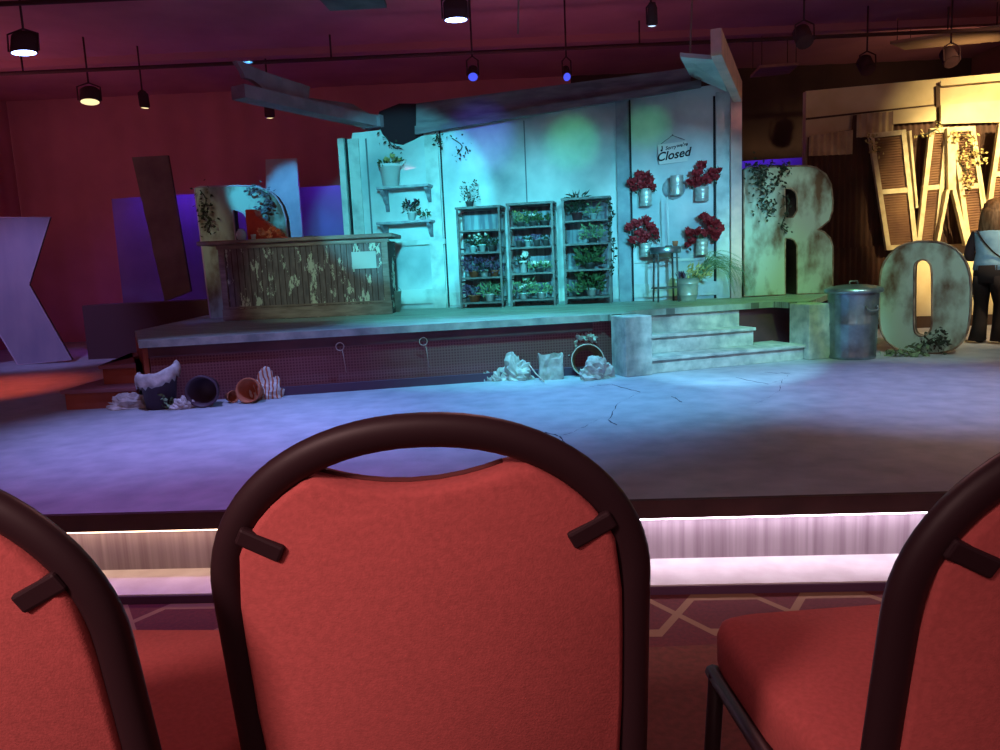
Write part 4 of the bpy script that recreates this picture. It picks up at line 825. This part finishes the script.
for (x0, y0), (x1, y1), lb in (((516, -40), (518, 34), 'dark cable hanging from the ceiling above the middle'), ((695, -40), (690, 60), 'pale cable hanging down above the right soffit')):
    a = AY(x1, y1, 8.0); b = V((a.x+.02, 8.0, CZ)); q = MB(); q.tube([a, (a+b)/2+V((.02, 0, 0)), b], .010, 6); o = q.build('hanging_cable', mat('cable_grey', (.3, .2, .2), rough=.6), None); tag(o, lb, 'cable')
def board(px4, z, label, m, name, cat):
    P = [G(x, y, z) for x, y in px4]; q = MB(); q.prism([(p.x, p.y) for p in P], z, z+.04, lambda u, w, d: (u, w, d)); o = q.build(name, m, None); tag(o, label, cat)
    c = sum(P, V())/4
    q = MB()
    for p in P: q.tube([p.lerp(c, .12)+V((0, 0, .04)), p.lerp(c, .12)+V((0, 0, CZ-z))], .006, 5)
    q.build('hanger', m_fix, o)
board([(316, -4), (382, -6), (387, 8), (330, 11)], 3.9, 'grey ceiling panel hung near the top of the view', m_purplew, 'ceiling_tile', 'panel')
board([(760, 68), (799, 65), (789, 74), (750, 78)], 3.8, 'brown ribbed vent panel hung right of the roof corner', mat('vent_brown', (.5, .28, .2), (.3, .18, .13), 3, .7, stretch=(1, 12, 1)), 'vent_panel', 'panel')
q = MB(); a = G(985, 35, 3.9); b = G(960, 48, 3.9)
board([(890, 44), (1003, 27), (1003, 41), (905, 50)], 4.0, 'amber-lit ceiling panel above the alley wall', mat('amber_light_panel', (.55, .40, .26), (.4, .28, .18), 1.5, .8), 'ceiling_tile', 'panel')  # amber bounce on the ceiling put into this panel's colour
# ------------------------------------------------------------------ chairs
def make_chair(label, loc, rz):
    t = thing('banquet_chair', label, 'chair', loc, rz, 'banquet chairs in the front row')
    rec, Hh = .17, .92
    Tb = Mx.Translation((0, 0, Hh)) @ Mx.Rotation(-rec, 4, 'X') @ Mx.Identity(4)
    def bp(u, v, o=0.0): return V((u, 0, Hh)) + V((0, -v*sin(rec)+o*cos(rec), v*cos(rec)+o*sin(rec)))
    a, b, w = .2005, .162, .0170
    path = [(-a, -.49), (-a, -.40), (-a, -.30), (-a, -.24)]+[(-a*abs(cos(x))**.94*(1 if cos(x) > 0 else -1), b*sin(x)-b-w) for x in [k*pi/36 for k in range(0, 37)]]+[(a, -.24), (a, -.30), (a, -.40), (a, -.49)]
    nrm = (bp(0, 0, 1)-bp(0, 0, 0)).normalized()
    q = MB(); q.tube([bp(u, v) for u, v in path], w, 14, ry=.013, normal=nrm); q.build('back_frame', m_chair, t)
    # pad
    ai, bi = a-w+.007, b-w+.006
    def ell(x): k = min(1, abs(x)/ai); return bi*math.sqrt(1-k*k)-b-w
    right = [(.076, -.058), (.097, ell(.097)-.004)]
    for x in (.112, .130, .145, .158, .168, .175, .180): right.append((x, ell(x)-.004))
    right += [(.187, -.19), (.188, -.24), (.188, -.32), (.185, -.40), (.176, -.455), (.16, -.47)]
    top = [(x, -.058-.016*(1-((x+.013)/.089)**2)) for x in (.058, .038, .015, -.013, -.038, -.06, -.08)]
    poly = top[::-1]; poly = [(x, z) for x, z in [(p[0], p[1]) for p in right][::-1]]  # bottom right -> top right
    loop = poly+top+[(-.102, -.058)]+[(-x, z) for x, z in right[2:]]
    vs = []; n = len(loop); cx, cz = 0, -.27
    lay = [(.975, -.016), (1.0, -.012), (1, -.004), (1, .012), (.985, .026), (.95, .034), (.8, .040), (.4, .042)]
    for k, o in lay:
        for x, z in loop: vs.append(bp(cx+(x-cx)*k, cz+(z-cz)*k, o))
    fs = [(i*n+j, i*n+(j+1) % n, (i+1)*n+(j+1) % n, (i+1)*n+j) for i in range(len(lay)-1) for j in range(n)]+[tuple(range(n))[::-1], tuple((len(lay)-1)*n+j for j in range(n))]
    q = MB(); q.add(vs, fs, True); pad = q.build('backrest', m_redfab, t)
    q = MB(); q.tube([bp(x, z+.0, .012) for x, z in [(.076, -.058)]+top+[(-.102, -.058)]], .0035, 5); q.build('piping', m_piping, pad)
    for s in (-1, 1):
        q = MB(); q.beam(bp(s*.178, -.110, -.012), bp(s*.137, -.131, -.016), .010, .019, up=bp(0, 1, 0)-bp(0, 0, 0)); q.build('bracket', m_chair, t, bevel=.003)
    # seat
    q = MB(); vs = []; n = 40; y0, y1, hw = .10, .555, .192
    lay = [(.90, .41), (.97, .414), (1.0, .43), (1.0, .470), (.975, .488), (.92, .496), (.5, .502)]
    for k, z in lay:
        for j in range(n):
            aa = 2*pi*j/n; c_, s_ = cos(aa), sin(aa); ex = .22
            x = hw*(abs(c_)**ex)*(1 if c_ > 0 else -1); y = (y1-y0)/2*(abs(s_)**ex)*(1 if s_ > 0 else -1)
            vs.append((x*k*(.92 if y < 0 else 1), (y0+y1)/2+y*k, z))
    q.add(vs, [(i*n+j, i*n+(j+1) % n, (i+1)*n+(j+1) % n, (i+1)*n+j) for i in range(len(lay)-1) for j in range(n)]+[tuple(range(n))[::-1], tuple((len(lay)-1)*n+j for j in range(n))], True); q.build('seat', m_redfab, t)
    B0 = bp(a, -.49)
    q = MB()
    for s in (-1, 1): q.tube([(s*a, B0.y, .42), (s*a*.97, .52, .415)], .012, 8)
    q.tube([(-a, .12, .418), (a, .12, .418)], .011, 8); q.tube([(-a*.97, .50, .415), (a*.97, .50, .415)], .011, 8); q.build('seat_frame', m_chair, t)
    for s in (-1, 1):
        q = MB(); q.tube([(s*a, B0.y, B0.z+.02), (s*a, B0.y-.01, .40), (s*(a+.01), .0, .0)], .0145, 10, ry=.012); q.build('leg', m_chair, t)
        q = MB(); q.tube([(s*a*.97, .50, .42), (s*(a+.005), .54, .0)], .0125, 10); q.build('leg', m_chair, t)
    return t
ch = make_chair('red padded banquet chair with black arched frame, in the middle', (-.077, .687, 0), 0)
dup(ch, (.533, .590, 0), .06, 'red banquet chair cut off at the right edge of the view')
dup(ch, (-.548, .613, 0), -.10, 'red banquet chair cut off at the left edge of the view')
# ------------------------------------------------------------------ person
def person():
    P0 = G(983, 343.5, 0); t = thing('person', 'person with long brown hair in light blue shirt and black trousers, back turned', 'person', (P0.x+.05, P0.y, 0), -.95)
    m_skin = mat('skin', (.55, .33, .24), rough=.6); m_shirt = mat('denim_shirt', (.36, .62, .74), (.26, .48, .60), 12, .85); m_tr = mat('black_trousers', (.02, .015, .015), rough=.9)
    m_hair = mat('brown_hair', (.36, .20, .09), (.16, .08, .03), 12, .6, stretch=(4, 4, .6))
    def rings(q, R, n=18, smooth=True, cap=True):
        vs = []
        for (x, y, z, rx, ry) in R:
            for j in range(n): a = 2*pi*j/n; vs.append((x+rx*cos(a), y+ry*sin(a), z))
        m_ = len(R); q.add(vs, [(i*n+j, i*n+(j+1) % n, (i+1)*n+(j+1) % n, (i+1)*n+j) for i in range(m_-1) for j in range(n)]+([tuple(range(n))[::-1], tuple((m_-1)*n+j for j in range(n))] if cap else []), smooth)
    # body: one skinned figure (feet, legs, torso, neck, head, arms, hands)
    nodes = {'pel': ((0, 0, .80), .12), 'wai': ((0, 0, .93), .10), 'che': ((0, .0, 1.10), .115), 'nec': ((0, .0, 1.24), .05), 'nk2': ((0, .02, 1.30), .045), 'hd1': ((0, .03, 1.36), .075), 'hd2': ((0, .03, 1.44), .07),
             'hl': ((-.08, 0, .74), .085), 'kl': ((-.085, .01, .42), .055), 'al': ((-.09, -.02, .09), .036), 'tl': ((-.10, .13, .03), .03),
             'hr': ((.08, 0, .74), .085), 'kr': ((.09, .05, .42), .055), 'ar': ((.10, .02, .09), .036), 'tr': ((.12, .17, .03), .03),
             'sl': ((-.16, 0, 1.17), .045), 'el': ((-.21, -.01, .93), .036), 'wl': ((-.12, .19, .93), .024), 'pl': ((-.08, .25, .94), .026),
             'sr': ((.16, 0, 1.17), .045), 'er': ((.21, -.01, .93), .036), 'wr': ((.10, .20, .98), .024), 'pr': ((.06, .26, 1.0), .026)}
    ed = [('pel', 'wai'), ('wai', 'che'), ('che', 'nec'), ('nec', 'nk2'), ('nk2', 'hd1'), ('hd1', 'hd2'), ('pel', 'hl'), ('hl', 'kl'), ('kl', 'al'), ('al', 'tl'), ('pel', 'hr'), ('hr', 'kr'), ('kr', 'ar'), ('ar', 'tr'), ('che', 'sl'), ('sl', 'el'), ('el', 'wl'), ('wl', 'pl'), ('che', 'sr'), ('sr', 'er'), ('er', 'wr'), ('wr', 'pr')]
    for s, pn in ((-1, 'pl'), (1, 'pr')):
        px, py, pz = nodes[pn][0]
        for k, (dz, L_) in enumerate(((.022, .05), (.008, .062), (-.006, .058), (-.02, .045))):
            nodes[f'f{pn}{k}'] = ((px-s*.02, py+L_*.5, pz+dz), .009); nodes[f'g{pn}{k}'] = ((px-s*.045, py+L_*.75, pz+dz-.01), .008)
            ed += [(pn, f'f{pn}{k}'), (f'f{pn}{k}', f'g{pn}{k}')]
        nodes[f't{pn}'] = ((px-s*.03, py+.005, pz+.035), .010); ed.append((pn, f't{pn}'))
    ks = list(nodes); me = bpy.data.meshes.new('body'); me.from_pydata([nodes[k][0] for k in ks], [(ks.index(a), ks.index(b)) for a, b in ed], [])
    o = bpy.data.objects.new('body', me); COL.objects.link(o); o.parent = t; me.materials.append(m_skin)
    o.modifiers.new('skin', 'SKIN'); 
    for i, k in enumerate(ks): me.skin_vertices[0].data[i].radius = (nodes[k][1], nodes[k][1]); me.skin_vertices[0].data[i].use_root = (k == 'pel')
    sb = o.modifiers.new('sub', 'SUBSURF'); sb.levels = 1; sb.render_levels = 2
    q = MB(); rings(q, [(0, 0, .78, .175, .13), (0, 0, .86, .165, .125), (0, 0, .96, .15, .115), (0, 0, 1.08, .165, .125), (0, 0, 1.16, .175, .115), (0, 0, 1.215, .13, .09), (0, .01, 1.245, .065, .06)], 24)
    q.build('shirt', m_shirt, t)
    for s in (-1, 1):
        q = MB(); q.tube(smooth_path([(s*.15, 0, 1.17), (s*.19, 0, 1.08), (s*.215, -.01, .93), (s*.17, .09, .925+.01*(s > 0))], 5), .055, 12, taper=lambda v: 1-.18*v); q.build('sleeve', m_shirt if s > 0 else mat('dark_sleeve', (.05, .03, .03), rough=.9), t)
    q = MB(); rings(q, [(0, 0, .64, .14, .125), (0, 0, .72, .165, .14), (0, 0, .83, .16, .13)], 20); 
    for s, kx, ky in ((-1, -.085, .01), (1, .09, .05)):
        rings(q, [(s*.10, ky-.03, .03, .085, .09), (kx, ky-.015, .2, .068, .072), (kx, ky, .42, .068, .075), (s*.085, 0, .58, .083, .10), (s*.078, 0, .72, .085, .12)], 16)
    q.build('trousers', m_tr, t)
    for s, x, y in ((-1, -.095, .06), (1, .11, .10)):
        q = MB(); q.blob((x, y, .035), .05, 2, .05, 1, 8, sx=.8, sy=2.2, sz=.7); q.build('shoe', m_tr, t)
    q = MB(); q.blob((0, .0, 1.405), .105, 3, .08, 2, 12, sx=.95, sy=1.0, sz=1.1)
    rings(q, [(0, -.03, 1.12, .10, .03), (0, -.05, 1.18, .125, .05), (0, -.045, 1.27, .12, .07), (0, -.03, 1.37, .11, .09), (0, -.01, 1.44, .09, .08)], 18); q.build('hair', m_hair, t)
    q = MB()
    for s in (-1, 1): q.blob((s*.028, .105, 1.42), .010, 1, 0, 1, 5)
    q.build('eyes', m_ink, t)
    q = MB(); q.blob((0, .112, 1.395), .014, 1, 0, 1, 6, sz=1.5); q.build('nose', m_skin, t)
    q = MB(); q.tube(smooth_path([(-.11, -.10, 1.19), (-.03, -.135, 1.08), (.06, -.13, .97), (.15, -.08, .88)], 5), .008, 6); q.build('bag_strap', m_tr, t)
    return t
person()
# ------------------------------------------------------------------ lights
def spot(loc, tgt, col, W_, ang, blend=.4, size=.05, name='stage_spot'):
    l = bpy.data.lights.new(name, 'SPOT'); l.energy = W_; l.color = col; l.spot_size = radians(ang); l.spot_blend = blend; l.shadow_soft_size = size
    o = bpy.data.objects.new(name, l); COL.objects.link(o); o.location = loc; d = V(tgt)-V(loc); o.rotation_euler = d.to_track_quat('-Z', 'Y').to_euler(); return o
def area(loc, tgt, col, W_, sx, sy, name='house_fill'):
    l = bpy.data.lights.new(name, 'AREA'); l.energy = W_; l.color = col; l.shape = 'RECTANGLE'; l.size = sx; l.size_y = sy
    o = bpy.data.objects.new(name, l); COL.objects.link(o); o.location = loc; d = V(tgt)-V(loc); o.rotation_euler = d.to_track_quat('-Z', 'Y').to_euler(); return o
CY = (.07, .84, 1.0)
spot((-.6, 3.0, 2.7), W.at(404, 208), (.09, .84, 1.0), 1050, 21, .30, .05)
spot((-.3, 3.0, 2.9), W.at(492, 236), (.12, .82, 1.0), 900, 26, .95, .06)
spot((1.2, 3.0, 2.9), W.at(580, 236), (.12, .82, 1.0), 800, 25, .95, .06)
spot((2.4, 3.0, 2.2), W.at(685, 232), (.16, .70, 1.0), 800, 24, .9, .06)
spot((1.2, 3.0, 2.6), W.at(572, 143), (.02, .8, .22), 330, 7, .8)
spot((2.2, 3.0, 2.6), W.at(648, 128), (.02, .8, .28), 220, 6, .9)
spot((-.6, 3.0, 2.6), W.at(480, 140), (.10, .12, 1), 520, 9, .9)
# platform deck and steps
spot((.3, 5.2, 4.1), (.1, 7.9, PH), (.12, .9, .85), 560, 48, .8)
spot((2.6, 5.0, 4.1), (2.9, 8.2, PH), (.22, .85, .22), 330, 34, .8)
spot((1.0, 3.0, 3.6), (2.1, 6.95, .15), (.28, .78, 1.0), 980, 20, .6)
spot((3.2, 3.6, 3.6), (5.25, 8.1, .95), (.62, .92, 1.0), 210, 9, .6)  # unseen lamp added to brighten the person's shirt
# stage floor
spot((-.2, 6.2, 4.2), (-.2, 6.0, 0), (.16, .42, 1.0), 500, 64, 1.0)
spot((1.4, 6.0, 4.2), (1.0, 6.0, 0), (.14, .66, 1.0), 330, 46, 1.0)
spot((2.6, 5.0, 4.2), (3.0, 5.6, 0), (.30, .46, 1.0), 400, 50, 1.0)
spot((-2.6, 5.0, 4.2), (-2.2, 5.4, 0), (.32, .38, 1.0), 430, 50, 1.0)
spot((-1.0, 3.6, 4.2), (-1.6, 4.0, 0), (.45, .20, .9), 230, 60, 1.0)
# left red
spot((-5.2, 6.5, 4.0), (-5.6, 7.9, 0), (1.0, .10, .03), 420, 36, .9)
spot((-6.4, 7.2, 4.0), (-6.2, 10.4, .7), (.36, .34, 1.0), 230, 34, .8)
spot((-5.2, 6.2, 4.0), (-3.9, 9.6, 1.7), (.75, .70, .50), 110, 18, .7)
spot((-4.2, 5.6, 4.0), (-3.4, 9.0, .8), (.20, .28, 1.0), 80, 12, .6)
spot((-1.2, 4.2, 3.0), (-2.0, 8.85, 1.0), (.45, .85, .62), 210, 22, .8)
spot((-4.4, 6.4, 3.9), (-2.85, 9.65, 2.0), (.08, .62, 1.0), 520, 11, .35)
# purple band
spot((-5.1, 11.95, 2.95), (-5.15, 12.3, 2.15), (.20, .05, 1.0), 24, 130, .9)
spot((-4.2, 11.95, 2.95), (-4.2, 12.3, 2.15), (.20, .05, 1.0), 24, 130, .9)
spot((-2.3, 11.9, 3.1), (-2.3, 12.3, 1.9), (.22, .05, 1.0), 36, 130, .8)
spot((4.3, 11.9, 3.1), (4.3, 12.3, 2.2), (.20, .06, 1.0), 36, 120, .8)
spot((-3.1, 10.2, 3.9), (-2.9, 11.6, 2.0), (.06, .46, 1.0), 190, 30, .5)
# letters right
spot((3.0, 3.4, 3.6), (3.4, 9.0, 1.3), (.66, 1.0, .84), 310, 16, .5)
spot((4.2, 3.4, 3.9), (4.2, 7.4, .55), (.66, 1.0, .82), 270, 22, .6)
spot((2.6, 3.6, 2.6), (3.5, 7.4, .4), (.40, .80, 1.0), 170, 10, .6)  # unseen lamp added for highlights on the trash can
# amber wall
spot((7.6, 6.2, 4.1), (6.8, 10.0, 2.3), (1.0, .74, .34), 1300, 48, .9)
spot((6.8, 5.2, 4.1), (6.1, 10.0, 1.7), (1.0, .76, .36), 1500, 28, .6)
spot((5.9, 5.8, 4.1), (5.9, 8.6, .3), (1.0, .75, .42), 420, 38, .9)
spot((7.4, 11.4, 3.2), (6.8, 12.6, 4.35), (1.0, .6, .28), 20, 110, .9)  # unseen upward lamp added to imitate amber bounce on the ceiling
spot((4.6, 3.4, 4.2), (3.8, 4.6, 0), (1.0, .60, .45), 130, 60, 1.0)
spot((5.2, 5.0, 3.0), W.at(736, 120), (1.0, .42, .32), 120, 4, .5)
spot((.3, 4.6, 3.3), (0, 1.0, .6), (1.0, .42, .42), 90, 60, .9)  # unseen lamp added to imitate stage spill on the seats
# house light on the seats, then unseen fills added for drapes and ceiling
area((-.8, -1.6, 2.7), (-.1, .9, .6), (1.0, .58, .54), 9, 1.6, 1.0)
spot((-1.9, -1.3, 2.6), (-.36, .7, .64), (1.0, .60, .58), 250, 31, 1.0, .3)  # unseen lamp added behind the camera to brighten middle and left chairs
area((-7.6, 10.4, 2.6), (-2.5, 14.2, 3.6), (1.0, .34, .44), 10, 1.0, 2.0)  # unseen fill added to redden the left drapes
area((.5, 10.1, 2.2), (.4, 11.2, 4.6), (1.0, .36, .52), 5.5, 3.2, .5)  # unseen fill added behind the shop wall to lift the ceiling
area((7.5, 1.6, 2.6), (5, 10, 3.6), (1.0, .62, .40), 10, 2.0, 2.0)  # unseen amber fill added to lift the dark right side
# LED strip under the stage lip
def led(u0, u1, col, es, label):
    q = MB(); P = [ES(u0, .022, -.080), ES(u1, .022, -.080), ES(u1, -.015, -.080), ES(u0, -.015, -.080)]
    q.add(P+[p+V((0, 0, -.006)) for p in P], [(0, 1, 2, 3), (7, 6, 5, 4), (0, 4, 5, 1), (2, 6, 7, 3)]); o = q.build('light_strip', mat('led_'+label[:6], (.8, .8, .8), emit=col, es=es), None)
    tag(o, label, 'light strip', 'light strips under the stage lip')
led(-3, 1.75, (1.0, .62, .42), 4.2, 'warm white light strip under the stage edge, left of the middle chair')
led(1.76, 8, (1.0, .80, .98), 8, 'bright cool white light strip under the stage edge, right of the middle chair')
# tinted ambient added to lift the dark areas with a red glow
wd = bpy.data.worlds.new('world'); SC.world = wd; wd.use_nodes = True; bg = wd.node_tree.nodes['Background']; bg.inputs[0].default_value = (1.0, .44, .52, 1); bg.inputs[1].default_value = .095
